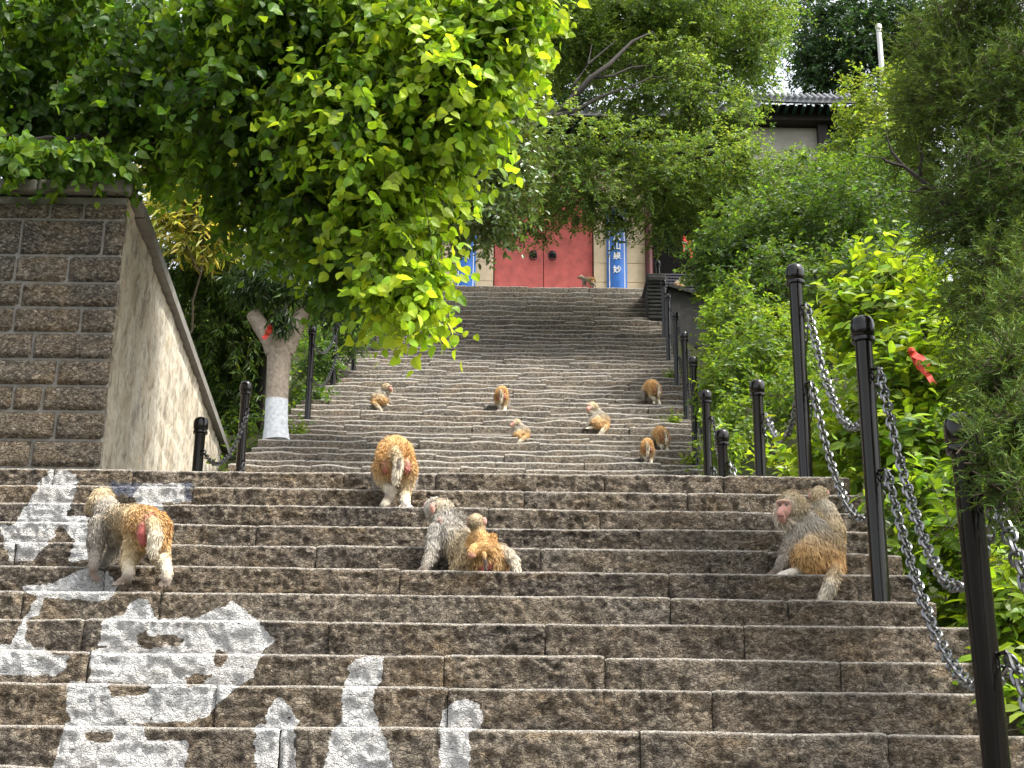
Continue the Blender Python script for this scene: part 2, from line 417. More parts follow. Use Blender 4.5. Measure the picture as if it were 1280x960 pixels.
def step_block(name, x0, x1, y, z0, z1, d, res, amp, mat, parent, seed, paint=False, wav=.006, er=.012):
    """one hewn stone: rough riser face, worn wavy arris, tread on top; origin at its lower front corner"""
    w = x1 - x0; h = z1 - z0
    nx = max(4, int(w / res)); nz = max(3, int(h / res))
    xs = np.linspace(0, w, nx + 1)
    prof = [(0, h * k / nz) for k in range(nz)]
    r = min(er, h * .2)
    prof[-1] = (0, h - r)
    prof += [(r * .25, h - r * .35), (r, h), (r * 3.2, h), (d + .03, h)]
    prof = [(0.05, -.004)] + prof
    pr = np.array(prof); npf = len(pr)
    X = np.repeat(xs[:, None], npf, 1); Yv = np.repeat(pr[None, :, 0], nx + 1, 0); Zv = np.repeat(pr[None, :, 1], nx + 1, 0)
    W = np.stack([X + x0, Yv + y, Zv + z0], -1).reshape(-1, 3)
    sW = W + np.array([seed * 3.1, 0, 0])
    n = (fbm(sW, 8, 2, seed) - .5) * 1.3 + (1 - np.abs(2 * vnoise(sW + .02 * vnoise(sW, 30, 2)[:, None], 22, seed + 3) - 1) - .5) * .9 + (1 - np.abs(2 * vnoise(sW, 48, seed + 5) - 1) - .5) * .55
    front = (np.repeat(np.clip(1 - pr[None, :, 0] / .04, 0, 1), nx + 1, 0)).ravel()
    Yd = Yv.ravel() - n * amp * front
    # ends and lower edge fall back to leave a joint
    e = np.minimum(X, w - X).ravel()
    Yd = Yd + np.clip(1 - e / .018, 0, 1) ** 2 * .008 * front
    # wavy arris, the odd chip
    wv = (fbm(np.stack([xs + x0, np.full_like(xs, z1), np.full_like(xs, seed)], 1), 3.0, 3, seed + 11) - .5) * 2 * wav
    chip = np.clip(vnoise(np.stack([xs + x0, np.full_like(xs, y), np.full_like(xs, seed)], 1), 2.2, seed + 23) - .80, 0, 1) * .10
    chip = chip * (h > .1)
    topw = np.clip((pr[:, 1] / h), 0, 1) ** 2
    Zd = Zv + (wv - chip)[:, None] * topw[None, :] - (np.clip(1 - np.minimum(xs, w - xs) / .015, 0, 1) * .004)[:, None] * topw[None, :]
    V = np.stack([X.ravel(), Yd, Zd.ravel()], 1)
    idx = np.arange((nx + 1) * npf).reshape(nx + 1, npf)
    Q = np.stack([idx[:-1, :-1], idx[1:, :-1], idx[1:, 1:], idx[:-1, 1:]], -1).reshape(-1, 4)
    ed = np.repeat(np.array([0.] * (npf - 5) + [.05, .8, .95, .6, .45])[None, :], nx + 1, 0).ravel()  # tread and arris paler: wear plus sky light put into the colour
    attrs = {'edge': ed}
    if paint:
        pp = [paint_mask(V + np.array([x0 + q[0], y, z0 + q[1]])) for q in ((.003, .002), (-.003, .003), (.002, -.003), (-.002, -.002))]; pm = sum(q[0] for q in pp) / 4; fd = sum(q[1] for q in pp) / 4; onface = (Yv.ravel() < .02)
        attrs['paint'] = pm * onface; attrs['faded'] = fd * onface
    # end caps
    V2 = V.tolist(); 
    m = mesh_np(name, V, Q, mat, True, None, attrs)
    o = link(name, m, parent); o.location = (x0, y, z0); return o

def stair_core(name, rows, xf, zlow, mat, back_y):
    mb = MB(); rows = list(rows)
    for k, (y, z) in enumerate(rows):
        x0, x1 = xf(y); zprev = zlow if k == 0 else rows[k - 1][1]
        yn = rows[k + 1][0] if k + 1 < len(rows) else back_y
        mb.box(x0 + .012, x1 - .012, y + .028, yn + .6 if k + 1 < len(rows) else yn, zlow - .3 if k == 0 else zprev - .5, z - .007)
    return mb.build(name, mat)

lower = stair_core('lower_stone_steps', LOW, lambda y: step_x(y, False), -.1, M_core, UP[0][0] + .2)
tag(lower, kind='structure')
upper = stair_core('upper_stone_steps', UP, lambda y: step_x(y, True), LAND_Z - .1, M_core, GATE_Y + .3)
tag(upper, kind='structure')
JOINTS = {11: [66, 165, 430, 545, 755, 905], 10: [240, 655, 860], 9: [118, 610, 750], 8: [205, 320, 545, 800], 7: [18, 395, 675, 960], 6: [130, 500, 836], 5: [27, 200, 838, 985], 4: [104, 412, 682, 930], 3: [110, 555, 756, 1050], 2: [270, 560, 890], 1: [350, 800, 1110], 0: [130, 470, 720, 1000]}
for k, (y, z) in enumerate(LOW):
    i = k - 12; x0, x1 = step_x(y, False); z0 = LOW[k - 1][1] if k else 0.
    vis = i >= -1
    yn = LOW[k + 1][0] if k + 1 < len(LOW) else y + .45
    if i in JOINTS: xs = [at(q, EDGE0[i] + 12, y).x for q in JOINTS[i]]
    else: xs = [x0 + (x1 - x0) * t for t in np.sort(RS.uniform(.05, .95, 4))]
    xs = [q for q in xs if x0 + .2 < q < x1 - .12]
    xs = [x0] + xs + [x1]
    if xs[1] - xs[0] > 1.6: xs.insert(1, (xs[0] + xs[1]) / 2)
    for a, b in zip(xs[:-1], xs[1:]):
        inv = vis and at(0, 600, y).x < b
        hasp = inv and a < -.1 and i >= -1
        yo = RS.uniform(-.006, .006)
        step_block('step_stone', a + .0018, b - .0018, y + yo, z0 + .001, z + RS.uniform(-.004, .004), yn - y, .0085 if hasp else (.011 if inv else .08), .019, M_step, lower, RS.randint(1, 999), paint=hasp)
for k, (y, z) in enumerate(UP):
    if k < len(UPH) - 1: continue
    x0, x1 = step_x(y, True); z0 = UP[k - 1][1]
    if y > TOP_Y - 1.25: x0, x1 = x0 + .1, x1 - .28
    n = RS.randint(5, 7); xs = np.concatenate([[x0], np.sort(x0 + (x1 - x0) * (np.arange(1, n) + RS.uniform(-.38, .38, n - 1)) / n), [x1]])
    yn = UP[k + 1][0] if k + 1 < len(UP) else y + .7
    for a, b in zip(xs[:-1], xs[1:]):
        step_block('step_stone', a + .004, b - .004, y + RS.uniform(-.03, .02), z0 + .001, z + RS.uniform(-.018, .018), yn - y, .05, .014, M_step_top_lit if y > TOP_Y - 1.25 else M_step_far, upper, RS.randint(1, 999), wav=.032, er=.026)

# ------------------------------------------------------------------ ground
WALL_Y = 9.6
wc = at(143, 412, WALL_Y); WX = wc.x; WTOP = at(163, 226, WALL_Y).z
WS = -.0886; WEND = 17.9
def wall_x(y): return WX + WS * (y - WALL_Y)
def ground_z(x, y):
    p = P(y); x0, x1 = step_x(y, y > UP[0][0] - .5)
    z = p - .45
    if x < x0 or x > x1:
        d = (x0 - x) if x < x0 else (x - x1)
        if x > 0:
            z = p - .45 - min(d, 1.0) * .4 + max(0, d - 2) * .16
        else:
            z = p - .30 + max(0, d - .6) * .10
            if y > WALL_Y + .15 and x < wall_x(y) - .2: z = max(z, WTOP - .25)
            elif y <= WALL_Y + .15: z = min(p, LAND_Z) - .4
    if y > GATE_Y: z = TOP_Z - .12 + max(0, y - GATE_Y - 8) * .1
    return z
gx = np.unique(np.concatenate([np.linspace(-150, -8, 24), np.linspace(-8, 8, 65), np.linspace(8, 150, 24)]))
gy = np.unique(np.concatenate([np.linspace(-60, 0, 8), np.linspace(0, 34, 120), np.linspace(34, 260, 40)]))
GX, GY = np.meshgrid(gx, gy, indexing='ij')
GZ = np.array([[ground_z(a, b) for b in gy] for a in gx])
GZ += (fbm(np.stack([GX.ravel(), GY.ravel(), GX.ravel() * 0], 1), .9, 3).reshape(GZ.shape) - .5) * .25 * ((GX < -3.3) | (GX > 2.9))
ii = np.arange(GX.size).reshape(GX.shape)
gq = np.stack([ii[:-1, :-1], ii[1:, :-1], ii[1:, 1:], ii[:-1, 1:]], -1).reshape(-1, 4)
ground = link('ground', mesh_np('ground', np.stack([GX.ravel(), GY.ravel(), GZ.ravel()], 1), gq, M_soil)); tag(ground, kind='structure')
pv = MB().box(-6.5, -2.6, LOW[-1][0] + .3, WALL_Y + .2, LAND_Z - .3, LAND_Z - .006).build('landing_paving', M_pave); tag(pv, kind='structure')

# ------------------------------------------------------------------ left retaining wall
wall = empty('retaining_wall', (WX, WALL_Y, LAND_Z)); tag(wall, 'tall stone block retaining wall with flat coping beside the stairs', 'wall')
def wl(o): o.location = Vector(o.location) - wall.location; o.parent = wall; return o
mb = MB()                                   # mortar core, an L: front and right-hand return
XL = -6.6; zt = WTOP - .13
mb.add([(XL, WALL_Y + .02, LAND_Z - .2), (WX - .02, WALL_Y + .02, LAND_Z - .2), (WX - .02, WALL_Y + .02, zt), (XL, WALL_Y + .02, zt),
        (XL, WALL_Y + .4, LAND_Z - .2), (WX - .42, WALL_Y + .4, LAND_Z - .2), (WX - .42, WALL_Y + .4, zt), (XL, WALL_Y + .4, zt)],
       [(0, 1, 2, 3), (7, 6, 5, 4), (3, 2, 6, 7), (0, 4, 5, 1), (0, 3, 7, 4), (1, 5, 6, 2)])
wl(mb.build('mortar_bed', M_mortar))
courses = [252, 273, 318, 352, 383, 415, 448, 481, 513, 549, 584, 620, 660, 700]
vj = [[-30, 62, 104], [25, 128], [18, 84], [-10, 25], [16, 100], [40], [70], [15, 52], [68], [-20, 38], [60], [20, 80], [50]]
def wall_block(x0, x1, z0, z1, seed):
    n_x = max(6, int((x1 - x0) / .022)); n_z = max(5, int((z1 - z0) / .022))
    u, v = np.meshgrid(np.linspace(0, 1, n_x + 1), np.linspace(0, 1, n_z + 1), indexing='ij')
    X = x0 + (x1 - x0) * u.ravel(); Z = z0 + (z1 - z0) * v.ravel()
    e = np.minimum(np.minimum(X - x0, x1 - X), np.minimum(Z - z0, z1 - Z))
    W = np.stack([X, Z, np.full_like(X, seed)], 1)
    b = np.clip(e / .018, 0, 1); b = b * (2 - b)
    Yv = WALL_Y + .022 - b * (.020 + (fbm(W, 10, 4, seed) - .4) * .035 + (1 - np.abs(2 * vnoise(W, 26, seed) - 1)) * .010)
    ix = np.arange(len(X)).reshape(n_x + 1, n_z + 1)
    q = np.stack([ix[:-1, :-1], ix[1:, :-1], ix[1:, 1:], ix[:-1, 1:]], -1).reshape(-1, 4)
    c = np.array([(x0 + x1) / 2, WALL_Y, (z0 + z1) / 2])
    o = link('wall_block', mesh_np('wall_block', np.stack([X, Yv, Z], 1) - c, q, M_wallstone)); o.location = c; return wl(o)
for r in range(len(courses) - 1):
    z1 = at(60, courses[r], WALL_Y).z; z0 = at(60, courses[r + 1], WALL_Y).z
    z0 = max(z0, LAND_Z - .05)
    if z1 - z0 < .05: break
    xs = sorted([XL] + list(np.arange(XL + RS.uniform(.4, .7), at(-40, 400, WALL_Y).x - .15, .55)) + [at(q, (courses[r] + courses[r + 1]) / 2, WALL_Y).x for q in vj[r]]) + [WX]
    for a, b in zip(xs[:-1], xs[1:]):
        if b - a > .06: wall_block(a + .007, b - .007, z0 + .007, z1 - .007, RS.randint(1, 999))
# rendered side face with faint courses
ny = 120; nz = 60
ys = np.linspace(WALL_Y + .021, WEND, ny + 1); zs = np.linspace(LAND_Z - .2, zt, nz + 1)
Yg, Zg = np.meshgrid(ys, zs, indexing='ij'); Yg = Yg.ravel(); Zg = Zg.ravel()
Wp = np.stack([Yg, Zg, Yg * 0], 1)
course = np.abs(((Zg - LAND_Z) / .27) % 1 - .5) > .45
Xg = WX + WS * (Yg - WALL_Y) + (fbm(Wp, 3, 3, 5) - .5) * .05 + (vnoise(Wp, 18, 6) - .5) * .02 - course * .012
ix = np.arange(len(Xg)).reshape(ny + 1, nz + 1); q = np.stack([ix[:-1, :-1], ix[1:, :-1], ix[1:, 1:], ix[:-1, 1:]], -1).reshape(-1, 4)
Vs = np.stack([Xg, Yg, Zg], 1); Vb = Vs.copy(); Vb[:, 0] -= .42
Vall = np.concatenate([Vs, Vb]); nn = len(Vs)
edge_q = []
for a, b in zip(ix[0, :-1], ix[0, 1:]): edge_q.append((a, a + nn, b + nn, b))
for a, b in zip(ix[:-1, -1], ix[1:, -1]): edge_q.append((a, a + nn, b + nn, b))
side = link('rendered_side', mesh_np('rendered_side', Vall, np.concatenate([q, q[:, ::-1] + nn, np.array(edge_q)]), M_render)); wl(side)
side['label'] = 'streaked ochre and grey rendered side of the wall'
# coping slabs
xs = [XL, -5.4, -4.3, at(48, 240, WALL_Y).x, WX + .03]
for a, b in zip(xs[:-1], xs[1:]):
    wl(MB().box(a + .004, b - .004, WALL_Y - .045, WALL_Y + .42, WTOP - .105, WTOP - .015, .012).build('coping_slab', M_cope))
yy = WALL_Y + .43
while yy < WEND:
    y2 = min(yy + 1.5, WEND + .02); sm = MB()
    V = []
    for y_ in (yy + .005, y2 - .005):
        for dx in (.06, -.45):
            for z_ in (WTOP - .105, WTOP - .017): V.append((wall_x(y_) + dx, y_, z_))
    sm.add(V, [(0, 1, 3, 2), (4, 6, 7, 5), (0, 4, 5, 1), (2, 3, 7, 6), (0, 2, 6, 4), (1, 5, 7, 3)])
    wl(sm.build('coping_slab', M_cope)); yy = y2

# ------------------------------------------------------------------ posts and chains
def post_mesh(H):
    s = MB().lathe([(.040, -.06), (.040, H - .13), (.0405, H - .128)], 20).mesh('shaft', M_post, True)
    c = MB().lathe([(.040, H - .131), (.054, H - .128), (.056, H - .118), (.054, H - .108), (.043, H - .104)], 20).mesh('collar', M_post, True)
    k = MB().lathe([(.043, H - .105), (.050, H - .098), (.055, H - .085), (.056, H - .05), (.053, H - .025), (.044, H - .009), (.028, H - .001), (.002, H + .001)], 20).mesh('cap', M_post, True)
    return s, c, k
def post(px, py, Y=None, H=1.3, label='', base=None, lean=0):
    if Y is None:
        d = ray(px, py); y = TOP_Y - .3
        while y > 10.5 and CAMZ + d[2] * y - P(y) < H: y -= .01
        Y = next((a + .12 for a, b in reversed(UP) if a <= y + .2), y)
    t = at(px, py, Y); zb_ = tread(Y) if base is None else base
    Hh = t.z - zb_
    e = empty('chain_post', (t.x, Y, zb_)); tag(e, label, 'post', 'posts of the chain railings')
    for nm, m in zip(('shaft', 'collar', 'cap'), post_mesh(Hh)): link(nm, m, e)
    for zz in (Hh - .27, Hh - .75):
        h = MB(); h.tube([(0.03, -.03, zz), (.045, -.055, zz + .004), (.05, -.062, zz - .012)], .007, 6); h.build('hook', M_post, e, True)
    e.rotation_euler.y = lean
    return dict(o=e, p=Vector((t.x, Y, zb_)), H=Hh)
RP = []
RP.append(post(1207, 517, 4.3, label='thick dark post at the foot of the railing, half behind juniper twigs', lean=-.012))
RP.append(post(1077, 396, 6.29, label='glossy dark post standing on a step beside the sitting monkey with young'))
RP.append(post(993, 331, 7.9, label='tall dark post at the edge of the landing above the sitting monkey'))
RP.append(post(946, 475, 9.9, label='dark post standing back on the landing before the lime leaved bush'))
RP.append(post(902, 537, None, label='short looking dark post at the foot of the upper steps'))
far_r = ['first', 'second', 'third', 'fourth', 'fifth', 'sixth', 'seventh']
for n_, (px, py, H) in enumerate([(882, 488, 1.25), (866, 446, 1.25), (855, 415, 1.22), (844, 390, 1.2), (834, 367, 1.18), (829, 350, 1.15), (822, 326, 1.2)]):
    RP.append(post(px, py, None, H, '%s post up the right-hand side of the upper steps' % far_r[n_]))
LP = []
for n_, (px, py, H, Y) in enumerate([(252, 522, 1.3, None), (308, 477, 1.3, None), (391, 408, 1.28, None), (421, 385, 1.25, None), (446, 372, 1.2, None), (470, 360, 1.15, None)]):
    LP.append(post(px, py, Y, H, ['short dark post with round cap in front of the rendered wall side', 'dark post with chain beside the end of the rendered wall side', 'slim dark post just behind the limewashed tree trunk',
        'slim dark post, first above the limewashed trunk', 'slim dark post, second above the limewashed trunk', 'slim dark post, third above the limewashed trunk under the leaves'][n_]))
for i_ in (RP, LP):
    print([(round(a['p'].y, 1), round(a['p'].x, 2), round(a['H'], 2)) for a in i_])

def link_mesh(L_, W_, t, mat, n=12, k=5):
    V = []; Fq = []
    pts = []
    for a in range(n):
        an = 2 * pi * a / n
        x = (W_ / 2) * cos(an); z = (W_ / 2) * sin(an) + (L_ - W_) / 2 * (1 if sin(an) > 0.001 else -1 if sin(an) < -.001 else 0)
        pts.append(Vector((x, 0, z)))
    for a in range(n):
        tg = (pts[(a + 1) % n] - pts[a - 1]).normalized(); nr = Vector((tg.z, 0, -tg.x))
        for b in range(k):
            bn = 2 * pi * b / k; V.append(pts[a] + nr * (t * cos(bn)) + Vector((0, t * sin(bn), 0)))
    for a in range(n):
        for b in range(k): Fq.append((a * k + b, ((a + 1) % n) * k + b, ((a + 1) % n) * k + (b + 1) % k, a * k + (b + 1) % k))
    return MB().add(V, Fq).mesh('link', mat, True)
LINK = link_mesh(.062, .042, .0062, M_chain)
def chain(A, B, sag, label, near=True, group='chains hung between the posts'):
    A = Vector(A); B = Vector(B); n0 = 160
    pts = [A.lerp(B, t) - Vector((0, 0, sag * 4 * t * (1 - t))) for t in np.linspace(0, 1, n0)]
    ln = [0]
    for a, b in zip(pts[:-1], pts[1:]): ln.append(ln[-1] + (b - a).length)
    pitch = .047 if near else .055; n = int(ln[-1] / pitch)
    def pos(s):
        k = min(n0 - 2, int(np.searchsorted(ln, s)) - 1); k = max(k, 0)
        f = (s - ln[k]) / (ln[k + 1] - ln[k]); return pts[k].lerp(pts[k + 1], f), (pts[k + 1] - pts[k]).normalized()
    if near:
        e = empty('chain', A); tag(e, label, 'chain', group)
    V = []; Fq = []; src = LINK
    for i in range(n):
        p, t = pos((i + .5) * ln[-1] / n)
        q = t.to_track_quat('Z', 'Y').to_matrix().to_4x4() @ Matrix.Rotation((pi / 4 if i % 2 else -pi / 4) + random.uniform(-.25, .25), 4, 'Z')
        if near:
            o = bpy.data.objects.new('link', LINK); C.objects.link(o); o.parent = e
            o.matrix_local = Matrix.Translation(p - A) @ q
        else:
            M = Matrix.Translation(p) @ q; b = len(V)
            V += [M @ v.co for v in FARL.vertices]; Fq += [tuple(b + k for k in pl.vertices) for pl in FARL.polygons]
    if not near:
        m = bpy.data.meshes.new('chain'); m.from_pydata([tuple(v - A) for v in V], [], Fq); m.update(); m.materials.append(M_chain_far)
        o = link('chain', m); o.location = A; tag(o, label, 'chain', group)
FARL = link_mesh(.062, .036, .0055, M_chain_far, 8, 4)
def anc(p, hi, side=1): return p['p'] + Vector((.05 * side, -.065, p['H'] - (.285 if hi else .765)))
foot = dict(p=Vector((RP[0]['p'].x - .12, 2.6, P(2.6))), H=1.3)
foot_post = empty('chain_post', foot['p']); tag(foot_post, 'dark post low on the steps, below the juniper', 'post', 'posts of the chain railings')
foot['p'].x = 1.32; foot_post.location = foot['p']
for nm, m in zip(('shaft', 'collar', 'cap'), post_mesh(1.3)): link(nm, m, foot_post)
seq = [foot] + RP[:5]
nmr = ['from the thick post down past the juniper', 'between the thick post and the post beside the sitting monkey', 'between the post beside the sitting monkey and the tall landing post',
       'between the tall landing post and the post set back on the landing', 'across the back of the landing to the short looking post']
for k in range(5):
    for hi in (True, False):
        sg = [.4, .58, .48, .45, .34][k] if hi else [.36, .40, .46, .45, .32][k]
        chain(anc(seq[k + 1], hi), anc(seq[k], hi), sg, ('upper' if hi else 'lower') + ' chain ' + nmr[k])
seq = RP[4:]
for k in range(len(seq) - 1):
    for hi in (True, False):
        chain(anc(seq[k], hi), anc(seq[k + 1], hi), .30, ('upper' if hi else 'lower') + ' chain of the %s span up the right side of the upper steps' % (['first', 'second', 'third', 'fourth', 'fifth', 'sixth', 'seventh'][k]), False)
for k in range(len(LP) - 1):
    if k == 1: continue
    for hi in (True, False):
        chain(anc(LP[k], hi), anc(LP[k + 1], hi), .26, ('upper' if hi else 'lower') + ' chain of the %s span up the left side of the upper steps' % (['first', 'second', 'third', 'fourth', 'fifth'][k]), False)
# ------------------------------------------------------------------ gate hall
def gp(px, py, Y=GATE_Y): return at(px, py, Y)
gate = empty('gate_hall', (gp(680, 358).x, GATE_Y, TOP_Z)); tag(gate, 'temple gate hall of cream stone with red double doors at the stair head', 'gate')
def into(o, root): o.location = Vector(o.location) - root.location; o.parent = root; return o
gt = TOP_Z + 3.55
xd0, xd1, xdm = gp(618, 330).x, gp(741, 330).x, gp(679.5, 330).x
xw0, xw1 = gp(552, 330).x, gp(807, 330).x
DOOR_T = TOP_Z + 2.7
mb = MB(); mb.box(xw0, xw1, GATE_Y + .2, GATE_Y + .6, TOP_Z - .3, gt); into(mb.build('wall_core', M_mortar), gate)
def course_stones(xa, xb, root, z0, z1, hh, Y, mat, name='wall_stone', th=.19):
    z = z0; k = 0
    while z < z1 - .05:
        zz = min(z + hh, z1); n = max(1, int((xb - xa) / .9)); xs = np.linspace(xa, xb, n + 1)
        if n > 1 and k % 2: xs = np.concatenate([[xa], (xs[:-1] + xs[1:]) / 2, [xb]])
        for a, b in zip(xs[:-1], xs[1:]):
            into(MB().box(a + .003, b - .003, Y, Y + th, z + .003, zz - .003, .006).build(name, mat), root)
        z = zz; k += 1
course_stones(xw0, xd0 - .02, gate, TOP_Z, gt, .42, GATE_Y, M_cream)
course_stones(xd1 + .02, xw1, gate, TOP_Z, gt, .42, GATE_Y, M_cream)
course_stones(xd0 - .02, xd1 + .02, gate, DOOR_T, gt, .42, GATE_Y, M_cream)
for a, b, sg in ((xd0, xdm - .006, 1), (xdm + .006, xd1, -1)):
    d_ = into(MB().box(a, b, GATE_Y + .09, GATE_Y + .16, TOP_Z + .01, DOOR_T, .008).build('door_leaf', M_red), gate)
    kx = gp(666.5 if sg > 0 else 690.5, 316).x; kz = gp(678, 316).z
    kn = MB(); 
    for q in range(12):
        pass
    kn.lathe([(.085, 0), (.085, .012), (.06, .03), (.03, .05), (.002, .055)], 14); ko = kn.build('knocker', M_iron, d_, True)
    ko.rotation_euler.x = pi / 2; ko.location = Vector((kx, GATE_Y + .089, kz)) - Vector(gate.location) - Vector(d_.location)
    rg = MB(); rg.tube([(.075 * cos(t), 0, .075 * sin(t)) for t in np.linspace(0, 2 * pi, 17)], .012, 6); r_ = rg.build('knocker_ring', M_iron, d_, True)
    r_.location = Vector((kx, GATE_Y + .03, kz - .07)) - Vector(gate.location) - Vector(d_.location)
# red side bay on the left, dark bay with red column on the right
into(MB().box(gp(500, 330).x, xw0 - .01, GATE_Y + .12, GATE_Y + .5, TOP_Z - .2, gt - .1, .01).build('red_side_bay', M_red), gate)
c_ = MB().lathe([(.09, 0), (.08, .05), (.08, 3.2), (.09, 3.3)], 14).build('red_column', M_redcol, None, True); c_.location = (gp(811, 330).x, GATE_Y - .05, TOP_Z); into(c_, gate)
xr0, xr1 = gp(807, 330).x, gp(925, 330).x
into(MB().box(xr0 + .1, xr1, GATE_Y + 1.2, GATE_Y + 1.4, TOP_Z - .3, gt).build('dark_back_wall', M_dark), gate)
into(MB().box(xr0, xr1, GATE_Y - .1, GATE_Y + 1.4, gt - .35, gt - .1).build('bay_lintel', M_dark), gate)
into(MB().box(xr1 - .3, xr1, GATE_Y, GATE_Y + 1.2, TOP_Z - .3, gt - .36).build('bay_end_wall', M_dark), gate)
lat = MB(); x0, x1 = gp(826, 345).x, gp(880, 345).x; z0, z1 = TOP_Z + .05, TOP_Z + .75
for k in range(15):
    xx = x0 + (x1 - x0) * k / 14; lat.box(xx - .012, xx + .012, GATE_Y + .35, GATE_Y + .38, z0, z1)
for k in range(12):
    zz = z0 + (z1 - z0) * k / 11; lat.box(x0, x1, GATE_Y + .325, GATE_Y + .349, zz - .012, zz + .012)
into(lat.build('lattice_screen', M_lattice), gate)
def tiled_roof(x0, x1, ye, ze, yr, zr, root, up=.25, side=True):
    """curved grey tile roof: sheet, rolls, round eave ends"""
    n = 10; nr = max(3, int((x1 - x0) / .17))
    def pt(u, v):
        x = x0 + (x1 - x0) * u; e = abs(2 * u - 1) ** 4 * up
        return Vector((x, ye + (yr - ye) * v, ze + (zr - ze) * (v * .72 + .28 * v * v) + e * (1 - v)))
    V = []; Fq = []
    for i in range(25):
        for j in range(n + 1): V.append(pt(i / 24, j / n))
    for i in range(24):
        for j in range(n): Fq.append((i * (n + 1) + j, (i + 1) * (n + 1) + j, (i + 1) * (n + 1) + j + 1, i * (n + 1) + j + 1))
    V += [v - Vector((0, 0, .09)) for v in V]; b = 25 * (n + 1); Fq += [tuple(q + b for q in f[::-1]) for f in Fq]
    for i in range(24): Fq.append((i * (n + 1), (i + 1) * (n + 1), (i + 1) * (n + 1) + b, i * (n + 1) + b))
    roof = into(MB().add(V, Fq).build('roof', M_tile, None, True), root)
    for k in range(nr):
        u = (k + .5) / nr; t = MB(); t.tube([pt(u, v) + Vector((0, -.02 if v == 0 else 0, .02)) for v in np.linspace(0, 1, 6)], .055, 8)
        o = t.build('tile_roll', M_tile, roof, True); o.location = -Vector(root.location) - Vector(roof.location) if False else -(Vector(root.location) + Vector(roof.location))
    return roof, pt
rf, _ = tiled_roof(gp(500, 100).x, gp(940, 100).x, GATE_Y - .9, gt + .25, GATE_Y + 2.2, gt + 1.7, gate)
into(MB().box(gp(505, 100).x, gp(935, 100).x, GATE_Y - .15, GATE_Y + 2.4, gt - .09, gt + .22, .02).build('eave_beam', M_dark), gate)
into(MB().box(gp(505, 100).x, gp(935, 100).x, GATE_Y - .08, GATE_Y - .02, gt + .221, gt + .46).build('eave_infill', M_dark), gate)
for k in range(44):
    xx = gp(505, 100).x + (gp(935, 100).x - gp(505, 100).x) * (k + .5) / 44
    into(MB().box(xx - .035, xx + .035, GATE_Y - .8, GATE_Y - .16, gt + .1, gt + .17).build('rafter', M_green), gate)

# blue boards with white vertical lettering, hung either side of the door
def text_mesh(ch, size, mat):
    cu = bpy.data.curves.new('t', 'FONT'); cu.body = ch; cu.size = size; cu.extrude = .004; cu.align_x = 'CENTER'; cu.align_y = 'CENTER'; cu.resolution_u = 2; cu.offset = size * .018
    o = bpy.data.objects.new('t', cu); C.objects.link(o)
    dg = bpy.context.evaluated_depsgraph_get(); m = bpy.data.meshes.new_from_object(o.evaluated_get(dg)); bpy.data.objects.remove(o)
    m.materials.clear(); m.materials.append(mat); m.name = 'character'; return m
def board(px0, px1, py_top, py_bot, chars, label):
    Yb = GATE_Y - .03; a = gp(px0, 320, Yb).x; b = gp(px1, 320, Yb).x; z1 = gp(px0, py_top, Yb).z; z0 = TOP_Z + .03; w = b - a
    e = empty('lettered_board', ((a + b) / 2, Yb, z0)); tag(e, label, 'board', 'lettered boards beside the red door')
    def arc(x, off=0): return -.07 * (1 - (2 * x / w) ** 2) - off
    n = 12; V = []; Fq = []
    for k in range(n + 1):
        x = -w / 2 + w * k / n
        for z in (0, z1 - z0): V += [(x, arc(x), z), (x, arc(x) + .025, z)]
    for k in range(n):
        q = k * 4; r = q + 4
        Fq += [(q, r, r + 2, q + 2), (q + 1, q + 3, r + 3, r + 1), (q, q + 1, r + 1, r), (q + 2, r + 2, r + 3, q + 3)]
    Fq += [(0, 2, 3, 1), (n * 4, n * 4 + 1, n * 4 + 3, n * 4 + 2)]
    MB().add(V, Fq).build('panel', M_blue, e, True)
    H = z1 - z0; i_ = w / 2 - .05; ch = .07
    pts = [(-i_, .16 + ch), (-i_ + ch, .16), (i_ - ch, .16), (i_, .16 + ch), (i_, H - .09 - ch), (i_ - ch, H - .09), (-i_ + ch, H - .09), (-i_, H - .09 - ch), (-i_, .16 + ch)]
    bd = MB()
    for (xa, za), (xb, zb2) in zip(pts[:-1], pts[1:]):
        d = Vector((xb - xa, zb2 - za)).normalized(); nn = Vector((-d.y, d.x)) * .009
        for q in range(6):
            t0, t1 = q / 6, (q + 1) / 6
            A_ = (xa + (xb - xa) * t0, za + (zb2 - za) * t0); B_ = (xa + (xb - xa) * t1, za + (zb2 - za) * t1)
            bd.add([(A_[0] - nn[0], arc(A_[0], .004), A_[1] - nn[1]), (B_[0] - nn[0], arc(B_[0], .004), B_[1] - nn[1]), (B_[0] + nn[0], arc(B_[0], .004), B_[1] + nn[1]), (A_[0] + nn[0], arc(A_[0], .004), A_[1] + nn[1])], [(0, 1, 2, 3)])
    bd.build('border_line', M_white, e)
    for c, py in chars:
        m = text_mesh(c, .17, M_white); o = link('character', m, e); o.rotation_euler = (pi / 2, 0, 0)
        o.location = (0, arc(0, .006), gp((px0 + px1) / 2, py, Yb).z - z0)
board(758.5, 783.5, 262, 357, [('\u5750', 287), ('\u4ece', 299), ('\u5c71', 310), ('\u6cc9', 322), ('\u5999', 339), ('\u5bfa', 274)], 'blue board with white characters on the cream wall to the right of the red door')
board(570.5, 595, 262, 357, [('\u5c71', 300), ('\u6c34', 312), ('\u524d', 290), ('\u4e0b', 325), ('\u7075', 278)], 'blue board mostly behind leaves, between the red side bay and the red door')

